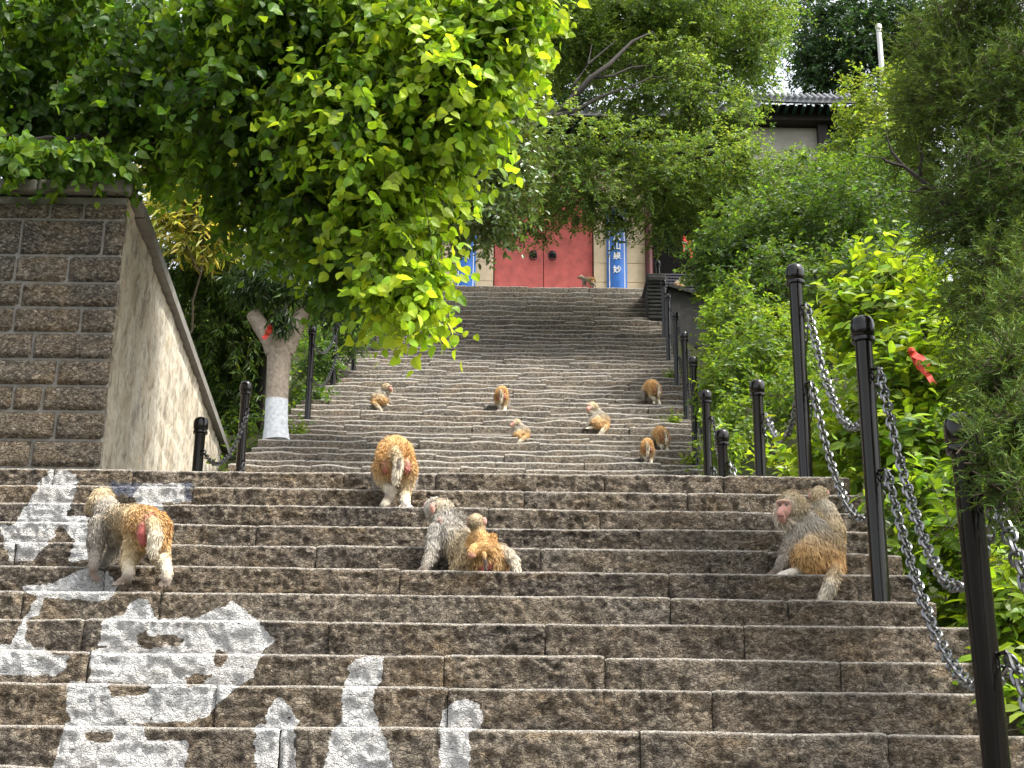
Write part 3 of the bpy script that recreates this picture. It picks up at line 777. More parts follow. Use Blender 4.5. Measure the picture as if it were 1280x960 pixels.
# dark stepped cheek wall right of the top steps, with tile coping
ych = next(y for y, z in UP if z > TOP_Z - 1.05)
cw = empty('cheek_wall', (gp(819, 398, ych).x, ych, P(ych) - .2)); tag(cw, 'dark low wall with ribbed tile coping beside the top steps', 'wall')
xa, xb = gp(808, 370, ych).x, gp(832, 370, ych).x
ztop = gp(815, 336, ych).z
into(MB().box(xa + .03, xb, ych, GATE_Y - .1, P(ych) - .6, ztop - .3, .02).build('wall_body', M_darktile), cw)
for k in range(12):
    zz = P(ych) - .05 + k * (ztop - P(ych) - .05) / 12
    into(MB().box(xa + .02 - .015 * (k % 2), xb + .01, ych - .05, ych - .002, zz, zz + (ztop - P(ych)) / 13 - .012, .015).build('coping_tile', M_darktile), cw)
into(MB().box(xa, xb + .03, ych - .08, GATE_Y - .1, ztop - .298, ztop - .15, .04).build('coping', M_darktile), cw)
tw = empty('terrace_wall', (xb + .05, ych + .1, P(ych))); tag(tw, 'dark stone terrace wall right of the upper steps with sloping coping', 'wall')
xe = gp(905, 380, ych).x
za, zc = gp(835, 357, ych).z, gp(905, 378, ych).z
sm = MB(); sm.add([(xb + .06, ych + .1, P(ych) - 2.2), (xe, ych + .1, P(ych) - 2.2), (xe, ych + .1, zc), (xb + .06, ych + .1, za), (xb + .06, ych + .5, P(ych) - 2.2), (xe, ych + .5, P(ych) - 2.2), (xe, ych + .5, zc), (xb + .06, ych + .5, za)], [(0, 1, 2, 3), (7, 6, 5, 4), (3, 2, 6, 7), (0, 4, 5, 1), (0, 3, 7, 4), (1, 5, 6, 2)])
into(sm.build('wall_body', M_darktile), tw)
for k in range(6):
    t0, t1 = k / 6 + .004, (k + 1) / 6 - .004; xA, xB = xb + .06 + (xe - xb) * t0, xb + .06 + (xe - xb) * t1; zA, zB = za + (zc - za) * t0, za + (zc - za) * t1
    V = [(x, y, z + dz) for x, z in ((xA, zA), (xB, zB)) for y in (ych + .03, ych + .56) for dz in (.003, .075)]
    into(MB().add(V, [(0, 1, 3, 2), (4, 6, 7, 5), (0, 4, 5, 1), (2, 3, 7, 6), (0, 2, 6, 4), (1, 5, 7, 3)]).build('coping_slab', M_darktile), tw)

# temple hall among the trees, upper right
HY = 34.0
hx0, hx1 = at(930, 140, HY).x, at(1180, 140, HY).x; hze = at(985, 124, HY).z; hzb = hze - 5.2
hall = empty('temple_hall', ((hx0 + hx1) / 2, HY, hzb)); tag(hall, 'temple hall with grey tiled roof and pale grey wall among the trees', 'building')
xc = at(1032, 150, HY).x
into(MB().box(hx0, xc, HY + .9, HY + 3.8, hzb - 1.5, hze - .35, .02).build('wall', M_greystone), hall)
into(MB().box(hx0 + .02, xc + .01, HY + .84, HY + .899, hze - 1.36, hze - 1.26, .01).build('wall_moulding', M_greystone), hall)
into(MB().box(xc + .02, hx1, HY + 1.0, HY + 3.8, hzb - 1.5, hze - .35).build('green_timber_front', M_green), hall)
into(MB().box(xc - .05, xc + .2, HY + .7, HY + .95, hzb - 1.5, hze - .34).build('corner_post', M_dark), hall)
into(MB().box(hx0, hx1, HY + .56, HY + .62, hze - .119, hze + .16).build('eave_infill', M_dark), hall)
into(MB().box(hx0, hx1, HY + .5, HY + 3.8, hze - .34, hze - .12).build('eave_beam', M_dark), hall)
_r, hpt = tiled_roof(hx0 - .6, hx1 + .6, HY, hze, HY + 2.4, hze + 1.5, hall, .3)
for k in range(26):
    xx = hx0 - .3 + (hx1 - hx0 + .6) * (k + .5) / 26; e_ = .3 * abs(2 * (xx - hx0 + .6) / (hx1 - hx0 + 1.2) - 1) ** 4
    rft = into(MB().box(xx - .04, xx + .04, HY + .03, HY + .6, hze - .20 + e_, hze - .12 + e_).build('rafter', M_green), hall)
    en = MB().box(xx - .028, xx + .028, HY + .022, HY + .029, hze - .188 + e_, hze - .132 + e_).build('rafter_end', M_white, rft); en.location = -(Vector(hall.location) + Vector(rft.location))
pY = 27.5
pt_, pb_ = at(1108, 31, pY), at(1116, 260, pY)
pole = empty('white_pole', (pb_.x, pY, pb_.z - 2.5)); tag(pole, 'tall thin white pole standing among the trees before the tiled roof', 'pole')
H_ = pt_.z - (pb_.z - 2.5)
MB().lathe([(.075, 0), (.06, H_ * .6), (.055, H_ - .12)], 12).build('shaft', M_pole, pole, True)
MB().lathe([(.056, H_ - .12), (.07, H_ - .11), (.07, H_ - .02), (.05, H_)], 12).build('cap', M_pole, pole, True)

# ------------------------------------------------------------------ monkeys
G = (.31, .275, .23); B = (.56, .43, .25); O = (.56, .325, .12); PA = (.66, .58, .45); DK = (.07, .05, .04); RD = (.33, .065, .07); PK = (.46, .24, .19); HS = (.10, .075, .058); LG = (.45, .41, .35); GB = (.42, .33, .20); WS_ = (.62, .55, .47)
ICO = None
def ico():
    global ICO
    if ICO is None:
        import bmesh
        b = bmesh.new(); bmesh.ops.create_icosphere(b, subdivisions=2, radius=1); 
        ICO = (np.array([v.co for v in b.verts]), np.array([[v.index for v in f.verts] for f in b.faces])); b.free()
    return ICO
def monkey(name, label, group, Yref, foot, chains, voxel=.005, nfur=15000, flen=.032, eyes=(), cat='monkey', fw=.0016):
    """chains: lists of (px, py, dy, r_px, colour, fur 0..1); one continuous body from swept spheres, fur strands as a child"""
    k = pxm(Yref); base = at(foot[0], foot[1], Yref); SV, SF = ico()
    pts = []; Vs = []; Fs = []; nb = 0; segs = []
    for ch in chains:
        prev = None
        for it in ch:
            px, py, dy, r, col = it[:5]; r = r * .93 if r > 6 else r; fur = it[5] if len(it) > 5 else 1.
            p = np.array(at(px, py, Yref + dy) - base); q = (p, r * k, np.array(col), fur)
            if prev is not None:
                d = np.linalg.norm(p - prev[0]); n = max(1, int(d / (min(q[1], prev[1]) * .45)))
                dirn = (p - prev[0]) / max(d, 1e-6)
                for s_ in range(1, n + 1):
                    t = s_ / n; pts.append((prev[0] + (p - prev[0]) * t, prev[1] + (q[1] - prev[1]) * t, prev[2] + (q[2] - prev[2]) * t, prev[3] + (fur - prev[3]) * t, dirn))
            else: pts.append((p, r * k, np.array(col), fur, None))
            prev = q
    pts = [(a, b, c, d, (e if e is not None else np.array([0, 0, -1.]))) for a, b, c, d, e in pts]
    for a, r, *_ in pts:
        Vs.append(SV * r + a); Fs.append(SF + nb); nb += len(SV)
    m0 = mesh_np('tmp', np.concatenate(Vs), np.concatenate(Fs)); o0 = link('tmp', m0)
    md = o0.modifiers.new('r', 'REMESH'); md.mode = 'VOXEL'; md.voxel_size = voxel; md.use_smooth_shade = True
    sm_ = o0.modifiers.new('s', 'SMOOTH'); sm_.factor = .5; sm_.iterations = 4
    dg = bpy.context.evaluated_depsgraph_get(); m = bpy.data.meshes.new_from_object(o0.evaluated_get(dg)); bpy.data.objects.remove(o0); bpy.data.meshes.remove(m0)
    nv = len(m.vertices); co = np.zeros(nv * 3, np.float32); m.vertices.foreach_get('co', co); co = co.reshape(-1, 3).astype(float)
    A = np.array([p[0] for p in pts]); R_ = np.array([p[1] for p in pts]); Cc = np.array([p[2] for p in pts]); Fu = np.array([p[3] for p in pts]); Dr = np.array([p[4] for p in pts])
    def blend(X, what, pw=8):
        d = np.linalg.norm(X[:, None] - A[None], axis=2) / R_[None]; w = 1 / np.maximum(d, .05) ** pw; w /= w.sum(1, keepdims=True); return [w @ q for q in what]
    out = [];
    for c0 in range(0, nv, 4000): out.append(np.concatenate(blend(co[c0:c0 + 4000], [Cc, Fu[:, None]]), 1))
    cf = np.concatenate(out); colv = cf[:, :3] * (.72 + .5 * fbm(co + 5, 45, 3)[:, None])
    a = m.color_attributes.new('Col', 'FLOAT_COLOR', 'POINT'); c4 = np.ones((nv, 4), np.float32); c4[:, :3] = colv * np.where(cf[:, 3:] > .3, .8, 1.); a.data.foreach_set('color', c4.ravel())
    m.materials.clear(); m.materials.append(M_skin); m.name = 'body'
    m.polygons.foreach_set('use_smooth', np.ones(len(m.polygons), bool))
    root = link(name, m); root.location = base; tag(root, label, cat, group)
    # fur
    m.calc_loop_triangles(); nt_ = len(m.loop_triangles); tv = np.zeros(nt_ * 3, np.int32); m.loop_triangles.foreach_get('vertices', tv); tv = tv.reshape(-1, 3)
    vn = np.zeros(nv * 3, np.float32); m.vertices.foreach_get('normal', vn); vn = vn.reshape(-1, 3)
    ar = np.linalg.norm(np.cross(co[tv[:, 1]] - co[tv[:, 0]], co[tv[:, 2]] - co[tv[:, 0]]), axis=1) * np.clip(cf[tv[:, 0], 3], 0, 1)
    pick = RS.choice(nt_, nfur, p=ar / ar.sum()); u = RS.rand(nfur, 2); fl = u.sum(1) > 1; u[fl] = 1 - u[fl]; w = np.stack([1 - u.sum(1), u[:, 0], u[:, 1]], 1)
    rp = np.einsum('ij,ijk->ik', w, co[tv[pick]]); rn = np.einsum('ij,ijk->ik', w, vn[tv[pick]]); rn /= np.linalg.norm(rn, axis=1, keepdims=True) + 1e-9
    o2 = [np.concatenate(blend(rp[c0:c0 + 4000], [Cc, Fu[:, None], Dr], 6), 1) for c0 in range(0, nfur, 4000)]; o2 = np.concatenate(o2)
    rc, rf_, rd = o2[:, :3], o2[:, 3], o2[:, 4:7]
    # tufts: neighbouring strands lean together
    cell = np.stack([vnoise(rp, 38, 1), vnoise(rp, 38, 2), vnoise(rp, 38, 3)], 1) - .5
    d0 = rn * .55 + rd * .9 + np.array([0, 0, -.35]) + cell * .75 + RS.normal(0, .16, (nfur, 3)); d0 /= np.linalg.norm(d0, axis=1, keepdims=True)
    inn = (d0 * rn).sum(1); d0 += rn * np.clip(.12 - inn, 0, 1)[:, None]; d0 /= np.linalg.norm(d0, axis=1, keepdims=True)
    ln = flen * rf_ * RS.uniform(.55, 1.2, nfur); sd_ = np.cross(d0, rn + RS.normal(0, .5, (nfur, 3))); sd_ /= np.linalg.norm(sd_, axis=1, keepdims=True) + 1e-9
    p1 = rp + d0 * (ln * .55)[:, None]; p2 = p1 + (d0 * .8 + np.array([0, 0, -.35])) * (ln * .5)[:, None]; wd = (fw * RS.uniform(.7, 1.4, nfur))[:, None]
    Vf = np.stack([rp - sd_ * wd, rp + sd_ * wd, p1 - sd_ * wd * .75, p1 + sd_ * wd * .75, p2], 1).reshape(-1, 3); b0 = (np.arange(nfur) * 5)[:, None]
    Ff = np.concatenate([b0 + np.array([[0, 1, 3]]), b0 + np.array([[0, 3, 2]]), b0 + np.array([[2, 3, 4]])])
    shade = RS.uniform(.6, 1.3, nfur) * (.75 + .5 * vnoise(rp, 30, 8)); sc_ = rc * shade[:, None]
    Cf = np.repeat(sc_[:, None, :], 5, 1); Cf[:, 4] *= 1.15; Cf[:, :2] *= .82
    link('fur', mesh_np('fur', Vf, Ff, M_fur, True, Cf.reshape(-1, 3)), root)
    for (px, py, dy, r) in eyes:
        p = at(px, py, Yref + dy) - base; e = MB().lathe([(.002, -1)] + [(cos(t), sin(t)) for t in np.linspace(-1.2, 1.2, 7)] + [(.002, 1)], 10); o = e.build('eye', M_eye, root, True); o.scale = (r * k,) * 3; o.location = p
    return root
def fingers(px, py, dy, ex, ey, r, col, n=4, sp=3.9, L=8):
    r *= .72; ex *= 1.35; ey *= 1.35
    """four fingers and a thumb fanned from a hand, in photo pixels"""
    out = []
    for q in range(n):
        o = (q - (n - 1) / 2) * sp; l = L * (1, 1.15, 1.1, .85)[q]
        out.append([(px + o * .6, py, dy, r, col, 0), (px + ex * .6 * l / L + o, py + ey * .4 * l / L, dy - .012, r * .85, col, 0), (px + ex * l / L + o * 1.1, py + ey * l / L, dy - .022, r * .7, col, 0)])
    out.append([(px - sp * 1.3, py - 2, dy, r, col, 0), (px - sp * 2.3, py + ey * .3, dy - .008, r * .8, col, 0)])
    return out
GR = 'macaques on the stone steps'
# 1 walker at the left, seen from behind, turning left
r5 = LOW[12 + 5]
walker = monkey('macaque', 'orange and grey monkey with red rump walking away over the white painted characters', GR, r5[0] + .06, (165, 733),
  [[(128, 623, .30, 16, B), (126, 628, .32, 16, GB), (119, 633, .36, 11, GB), (111, 637, .40, 7, PK, .15)],
   [(128, 626, .30, 15, B), (134, 638, .27, 19, G), (140, 649, .23, 23, G), (152, 651, .17, 23, GB), (166, 651, .11, 23.5, B), (180, 655, .05, 26, O), (190, 660, .02, 25, O), (186, 672, .02, 17, O, .7)],
   [(142, 663, .22, 18, LG), (165, 662, .12, 15, B)],
   [(180, 658, -.050, 7, RD, .2), (178, 667, -.052, 7.5, RD, .08), (179, 676, -.042, 6.5, RD, .2)], [(184, 648, -.045, 4.5, RD, .2), (190, 644, -.04, 3.5, RD, .2)],
   [(126, 655, .19, 15, G), (121, 672, .18, 13, G), (120, 688, .18, 9.5, G, .7), (117, 704, .15, 7, G, .45), (117, 714, .13, 6, HS, .1)],
   [(145, 662, .27, 13, G), (143, 686, .27, 9, G, .6), (134, 700, .26, 6.5, G, .5), (124, 716, .27, 5.5, HS, .1)],
   [(173, 670, .06, 18, B), (166, 688, .08, 14, B, .8), (160, 703, .05, 10.5, B, .6), (161, 716, .0, 7.5, PA, .4), (158, 725, -.02, 7.5, HS, .3), (150, 728, -.03, 5, HS, 0)],
   [(196, 674, .03, 17, O), (200, 693, .07, 12.5, B, .8), (207, 706, .0, 8, PA, .5), (209, 716, -.02, 7.5, PA, .5), (208, 727, -.03, 6.5, HS, .1)],
   [(187, 648, -.03, 7, B), (192, 657, -.06, 8.5, B), (194, 670, -.075, 9, PA, .9), (192, 684, -.075, 7, PA, .9), (191, 692, -.07, 4, PA, .9)]]
  + fingers(118, 718, .12, 3, 8, 2.2, HS) + fingers(207, 729, -.035, -2, 4, 2.4, HS) + fingers(152, 729, -.03, -5, 2, 2.4, HS), nfur=20000, flen=.022)
walker_side = walker
# 2 climber seen square from behind
r9 = LOW[12 + 9]
climber = monkey('macaque', 'golden orange monkey climbing straight up, pink rump and pale tail towards the viewer', GR, r9[0] + .08, (494, 634),
  [[(494, 591, .03, 14, B, .7), (494, 579, .0, 24, O), (494, 570, .07, 25.5, O), (493, 566, .16, 24, O), (492, 575, .26, 23, B), (492, 590, .32, 17, G), (492, 600, .40, 13, G)],
   [(484, 579, -.058, 5.2, PK, .3), (483, 587, -.055, 5, RD, .2)], [(508, 579, -.058, 5.2, PK, .3), (508, 587, -.055, 5, RD, .2)],
   [(480, 584, .01, 15, O), (480, 597, .03, 11.5, B, .8), (484, 607, .04, 8.5, PA, .6), (489, 614, .0, 7.5, PA, .5), (485, 624, -.02, 6.5, HS, .3), (481, 630, -.03, 5, PA, .1)],
   [(508, 586, .01, 15, O), (508, 600, .03, 11.5, B, .8), (506, 614, .03, 8.5, B, .6), (506, 626, .0, 7.5, PA, .4), (508, 631, -.02, 5.5, WS_, .1)],
   [(474, 590, .26, 11, G), (471, 606, .24, 8, G, .6), (473, 618, .22, 6, HS, .2)], [(513, 592, .26, 10, G), (515, 608, .24, 7, G, .6), (512, 620, .22, 6, HS, .2)],
   [(494, 562, -.05, 6, B), (496, 570, -.09, 7, B), (498, 582, -.11, 6.5, PA, .9), (496, 594, -.11, 5.5, PA, .9), (494, 602, -.10, 3, PA, .9)],
   [(499, 574, -.125, 2.5, DK, .4), (498, 584, -.135, 2.2, DK, .4)]]
  + fingers(483, 630, -.03, -2, 4, 2.1, HS) + fingers(508, 632, -.02, 2, 3, 2.1, WS_), nfur=18000, flen=.022)
# 3 reclining mother
r6 = LOW[12 + 6]; ym = r6[0] + .12
MG = (.37, .34, .295)
mother = monkey('macaque', 'silver grey and gold monkey reclining on the step edge, a baby on its back', GR, ym, (590, 717),
  [[(553, 637, .10, 15.5, GB), (549, 636, .12, 15, MG), (542, 634, .19, 11, MG, .6), (536, 633, .23, 8, PK, .2)],
   [(556, 642, .09, 15, MG), (557, 655, .08, 18, MG), (561, 666, .07, 21, (.30, .27, .225)), (570, 676, .05, 23, (.30, .27, .225)), (580, 685, .02, 24, B), (592, 690, -.01, 26, B), (605, 694, -.02, 24, O), (600, 699, -.03, 20, O)],
   [(541, 639, .035, 3, PK, .1), (540, 634, .03, 3.4, PK, .05), (542, 630, .035, 2.6, PK, .15)], [(551, 650, .03, 4, PK, .5)],
   [(572, 665, .1, 15, (.30, .27, .225)), (566, 650, .1, 14, MG)],
   [(548, 662, .05, 12, MG), (543, 678, .03, 10.5, MG), (540, 692, .0, 8.5, G, .7), (534, 704, -.03, 6.5, G, .5), (529, 713, -.05, 5, HS, .1)],
   [(603, 710, -.082, 5, RD, .2), (611, 707, -.078, 4.5, RD, .25), (607, 710, -.088, 2.6, DK, .1)],
   [(615, 694, .0, 18, O), (622, 698, -.02, 15, O), (616, 708, -.04, 9, B)],
   [(612, 684, .0, 10, B), (624, 686, -.02, 8, PA, .8), (635, 691, -.05, 6.2, PA, .8), (643, 700, -.07, 5.5, PA, .7), (646, 711, -.09, 4.2, PA, .7), (648, 718, -.1, 2.6, PA, .7)],
   [(580, 700, .0, 16, B), (590, 706, -.02, 12, B), (575, 708, .0, 9, B)]]
  + fingers(530, 713, -.05, -4, 3, 2.3, HS), nfur=21000, flen=.029)
baby = monkey('macaque', 'small ginger baby monkey clinging to the back of the reclining monkey', GR, ym - .10, (602, 712),
  [[(595, 651, .0, 10.5, GB, .6), (593, 652, -.02, 9.5, GB, .6), (589, 654, .03, 6, PK, .3)], [(586, 653, -.02, 3.2, PK, .05), (586, 649, -.015, 3, PK, .05)], [(606, 653, -.01, 3, PK, .1), (606, 649, -.01, 2.6, PK, .1)],
   [(597, 658, .0, 9, B, .7), (598, 667, .0, 10, O, .6), (600, 677, .0, 11, O, .6), (602, 685, -.01, 11, O, .6)],
   [(590, 672, .0, 6.5, O, .6), (586, 682, .01, 5, O, .5), (584, 690, .03, 4, PK, .2)], [(606, 670, .02, 6, O, .6), (612, 680, .04, 5, O, .5)],
   [(594, 686, -.02, 8, O, .7), (590, 692, -.04, 6, O, .5), (587, 693, -.05, 3.2, PK, .1), (592, 695, -.055, 2.4, PK, .05)], [(611, 686, -.01, 7.5, O, .7), (615, 678, .01, 5.5, O, .6), (616, 672, .02, 5, O, .6)],
   [(605, 692, -.055, 3, O, .4), (607, 702, -.075, 2.4, DK, .3), (607, 712, -.08, 2, DK, .3)]], voxel=.005, nfur=9000, flen=.016, fw=.0012)
# 5 sitting monkey at the right, face turned to the viewer's left
ys_ = r6[0] + .13
sitter = monkey('macaque', 'tawny sitting monkey with pink face leaning on one arm beside the dark post', GR, ys_, (1015, 718),
  [[(995, 633, .0, 17, B, .7), (990, 630, .0, 17.5, B, .6), (985, 634, -.03, 13.5, PA, .55)], [(981, 634, -.062, 10, PK, .06), (979, 640, -.082, 8.5, PK, .04), (978, 644, -.082, 6.5, PK, .04)],
   [(973, 628, -.073, 3.4, PK, .05), (979, 626.5, -.085, 3.2, B, .2), (985, 627.5, -.08, 3.4, PK, .1)], [(976, 639, -.108, 3.6, PK, 0), (977.5, 634, -.098, 2.6, PK, 0)], [(975, 642, -.112, 4.4, PK, 0), (976.5, 646, -.104, 4.6, PK, 0), (978, 650, -.085, 4.4, PK, .1)], [(974.6, 639.5, -.122, .9, DK, 0)], [(977.2, 639.6, -.122, .9, DK, 0)], [(973, 628.2, -.088, 2.0, (.20, .11, .08), .1), (979, 627.4, -.098, 2.0, (.20, .11, .08), .1), (985.5, 628.4, -.092, 2.0, (.20, .11, .08), .1)],
   [(973.5, 645.2, -.121, 1.2, (.16, .06, .055), 0), (979.5, 645, -.118, 1.2, (.16, .06, .055), 0)],
   [(972, 641, -.04, 6, PA), (976, 650, -.04, 6, PA), (985, 652, -.04, 7, PA)],
   [(1004, 629, -.015, 3.5, PK, .1), (1005, 632, -.015, 3, PK, .1)],
   [(996, 643, .02, 17, LG), (1003, 655, .04, 22, LG), (1012, 668, .06, 27, LG), (1019, 683, .06, 31, GB), (1022, 696, .04, 31, O), (1020, 704, .02, 25, O)],
   [(1012, 684, -.02, 20, B), (1006, 697, -.05, 22, O), (1010, 702, -.05, 19, O), (1003, 706, -.06, 12, O)],
   [(998, 664, -.01, 14, LG), (991, 680, -.03, 11.5, G), (983, 694, -.05, 9, G, .8), (976, 706, -.06, 7, G, .5), (971, 714, -.07, 5.5, HS, .1)],
   [(1000, 712, -.07, 7, PA, .3), (988, 716, -.085, 5.5, WS_, .05), (982, 717, -.09, 4.5, WS_, .05)],
   [(1044, 694, .0, 9, O), (1046, 708, -.04, 9.5, O), (1042, 722, -.115, 9, B), (1036, 735, -.165, 8.5, PA), (1031, 745, -.175, 6.5, PA), (1029, 749, -.175, 3, PA)],
   [(1036, 680, .04, 20, GB), (1038, 694, .03, 18, O)]]
  + fingers(970, 715, -.07, -5, 3, 2.2, HS) + fingers(982, 718, -.09, -5, 1, 2.1, WS_), nfur=21000, flen=.031,
  eyes=[(975.4, 631.2, -.0955, 2.0), (982.9, 631, -.0965, 2.0)])
juv = monkey('macaque', 'young monkey seen from behind, huddled against the back of the sitting monkey', GR, LOW[12 + 7][0] + .14, (1040, 690),
  [[(1023, 619, .0, 11.5, B, .5), (1024, 617, .01, 11, GB, .5)], [(1012.5, 621, .0, 3, PK, .1), (1012, 618, .0, 2.6, PK, .1)], [(1034.5, 617, .0, 3, PK, .1), (1034.5, 614, .0, 2.4, PK, .1)],
   [(1027, 629, .0, 10, PA, .7), (1033, 638, .01, 12.5, PA, .7), (1038, 650, .02, 14, (.60, .47, .30), .7), (1041, 664, .02, 17, B, .8), (1041, 678, .02, 16, B, .8)],
   [(1024, 640, -.0, 8, B, .7), (1020, 655, -.02, 6, B, .7), (1022, 672, -.04, 5, B, .6)], [(1048, 675, .0, 9, O, .7), (1046, 686, -.03, 6, PA, .5)],
   [(1050, 682, -.02, 4, B, .7), (1052, 690, -.05, 3.5, PA, .7)]], voxel=.006, nfur=9000, flen=.022)

def copy_tree(o, parent=None):
    c = o.copy(); C.objects.link(c); c.parent = parent
    for ch in o.children: copy_tree(ch, c)
    return c
def far_monkey(src, px, py, hpx, srcpx, label, rz=0, mirror=False, Y=None):
    if Y is None:
        k_ = min(UP, key=lambda q: abs(project(np.array([[at(px, py, q[0]).x, q[0], q[1]]]))[1][0] - py)); Yh = k_[0] + .07; zz = k_[1]
    else: Yh = Y; zz = at(px, py, Y).z
    b = at(px, py, Yh); sc = hpx * pxm(Yh) / srcpx
    c = copy_tree(src); c.location = (b.x, Yh, zz + .002); c.scale = ((-sc if mirror else sc) * (.86 if src is climber else 1), sc, sc); c.rotation_euler = (0, 0, rz); tag(c, label, 'monkey', GR); return c
hs_ = 110 * pxm(ys_); hc_ = 88 * pxm(r9[0]); hw_ = 128 * pxm(r5[0])
far_monkey(sitter, 748, 537, 38, hs_, 'brown sitting monkey facing left in the middle of the upper steps, tail curled')
far_monkey(sitter, 476, 508, 33, hs_, 'grey brown monkey sitting near the left railing, facing the middle of the steps', 0.2, True)
far_monkey(sitter, 651, 548, 29, hs_, 'small grey monkey crouching on the upper steps, arms reaching forward', -.35)
far_monkey(climber, 627, 513, 34, hc_, 'golden monkey climbing in the middle of the upper steps, rump to the viewer', -.15)
far_monkey(climber, 820, 503, 32, hc_, 'rusty monkey climbing close by the right railing of the upper steps', .25)
far_monkey(climber, 830, 561, 33, hc_, 'pale lean monkey low by the right railing, nearer the posts of the pair', .15)
far_monkey(climber, 810, 577, 33, hc_, 'stooping monkey low by the right railing, further from the posts of the pair', -.2)
far_monkey(walker, 741, 360, 18, hw_, 'small brown monkey stooping before the red door beside the blue board', 1.9, True, TOP_Y + .2)
far_monkey(sitter, 849, 361, 17, hs_, 'small tan monkey sitting on the dark terrace wall', .5, True, ych + .25)

# ------------------------------------------------------------------ vegetation
T_HEART = (np.array([(0, 0, 0), (0, .42, -.02), (0, 1, -.16), (-.30, .06, .05), (-.42, .34, .07), (-.30, .66, .01), (.30, .06, .05), (.42, .34, .07), (.30, .66, .01)], float),
           np.array([(0, 1, 3), (3, 1, 4), (4, 1, 5), (5, 1, 2), (1, 0, 6), (1, 6, 7), (1, 7, 8), (1, 8, 2)]))
T_OVAL = (np.array([(0, 0, 0), (0, .5, -.03), (0, 1, -.14), (-.22, .30, .05), (-.21, .66, .03), (.22, .30, .05), (.21, .66, .03)], float),
          np.array([(0, 1, 3), (3, 1, 4), (4, 1, 2), (1, 0, 5), (1, 5, 6), (1, 6, 2)]))
T_SMALL = (np.array([(0, 0, 0), (-.27, .45, .05), (.27, .45, .05), (0, 1, -.08)], float), np.array([(0, 3, 1), (0, 2, 3)]))
T_NARROW = (np.array([(0, 0, 0), (-.12, .4, .03), (.12, .4, .03), (0, 1, -.22)], float), np.array([(0, 3, 1), (0, 2, 3)]))
T_NEEDLE = (np.array([(-.09, 0, 0), (.09, 0, 0), (0, 1, 0)], float), np.array([(0, 1, 2)]))
UPV = np.array([0, 0, 1.])
def norm(v): return v / (np.linalg.norm(v, axis=-1, keepdims=True) + 1e-9)
def clus(lst):
    out = []
    for px, py, Y, rx, rz, ry in lst:
        c = at(px, py, Y); k = pxm(Y); out.append((np.array(c), np.array([rx * k, ry, rz * k])))
    return out
def sprays(cl, n, L, nl, size, droop=.3, out=.8, shell=.55, flat=.55, hang=.3, cols=None, young=.3, spread=.8, wig=.35):
    """leafy twigs spread through ellipsoid clusters. returns leaf arrays and twig segments"""
    w = np.array([r[0] * r[2] for c, r in cl]) ** .9; w /= w.sum()
    ci = RS.choice(len(cl), n, p=w); Cn = np.array([c for c, r in cl])[ci]; Rn = np.array([r for c, r in cl])[ci]
    u = norm(RS.normal(0, 1, (n, 3))); rad = shell + (1 - shell) * RS.rand(n) ** .7
    rad = np.where(RS.rand(n) < .25, RS.rand(n) * shell, rad)
    rad = rad * (1 + .42 * (fbm(Cn + u * Rn, 1.9, 2, 4) - .5) * 2) + RS.exponential(.07, n)
    b = Cn + u * Rn * rad[:, None]
    d = norm(u * out + RS.normal(0, wig, (n, 3)) + np.array([0, 0, -droop]))
    ln = L * RS.uniform(.6, 1.25, n); b = b - d * (ln * .5)[:, None]
    t = np.tile(np.linspace(.12, 1, nl)[None], (n, 1)) + RS.uniform(-.03, .03, (n, nl))
    sgn = np.where(np.arange(nl) % 2, 1., -1.)[None, :, None]
    side = norm(np.cross(d, UPV + RS.normal(0, .25, (n, 3))))
    curve = -droop * .35 * ln[:, None] * t ** 2
    Pp = b[:, None] + d[:, None] * (ln[:, None] * t)[..., None]; Pp[..., 2] += curve
    Dd = norm(d[:, None] * .55 + side[:, None] * sgn * spread + np.array([0, 0, -hang]) + RS.normal(0, .28, (n, nl, 3)))
    Nn = UPV * flat + norm(RS.normal(0, 1, (n, nl, 3))) * (1 - flat) + u[:, None] * .25
    Nn = norm(Nn - (Nn * Dd).sum(-1, keepdims=True) * Dd)
    Sz = size * RS.uniform(.6, 1.25, (n, nl)) * (1 - .35 * np.clip(t - .6, 0, 1))
    base, yng = np.array(cols[0]), np.array(cols[1])
    yf = np.clip((t - .45) * 1.1, 0, 1) * (RS.rand(n)[:, None] < young) + .25 * RS.rand(n, nl) * young
    # clumps of fresh and of old leaves
    cl_ = np.clip((fbm(b, 1.6, 2, 31) - .42) * 3, 0, 1)[:, None]; yf = np.clip(yf * .8 + cl_ * young * .8, 0, 1)
    col = base + (yng - base) * yf[..., None]; col = col * RS.uniform(.65, 1.3, (n, nl))[..., None] * (1 + RS.normal(0, .07, (n, nl, 3)))
    tw = (b, b + d * ln[:, None] + np.array([0, 0, -1.]) * (droop * .35 * ln)[:, None])
    return Pp.reshape(-1, 3), Dd.reshape(-1, 3), Nn.reshape(-1, 3), Sz.ravel(), np.clip(col, .003, .9).reshape(-1, 3), tw
def leaf_mesh(name, T, Pp, Dd, Nn, Sz, col, mat, org):
    TV, TF = T; sd = np.cross(Dd, Nn)
    V = Pp[:, None] + Sz[:, None, None] * (TV[None, :, :1] * sd[:, None] + TV[None, :, 1:2] * Dd[:, None] + TV[None, :, 2:3] * Nn[:, None])
    k = len(TV); Fq = (TF[None] + (np.arange(len(Pp)) * k)[:, None, None]).reshape(-1, 3)
    return mesh_np(name, V.reshape(-1, 3) - org, Fq, mat, False, np.repeat(col, k, 0))
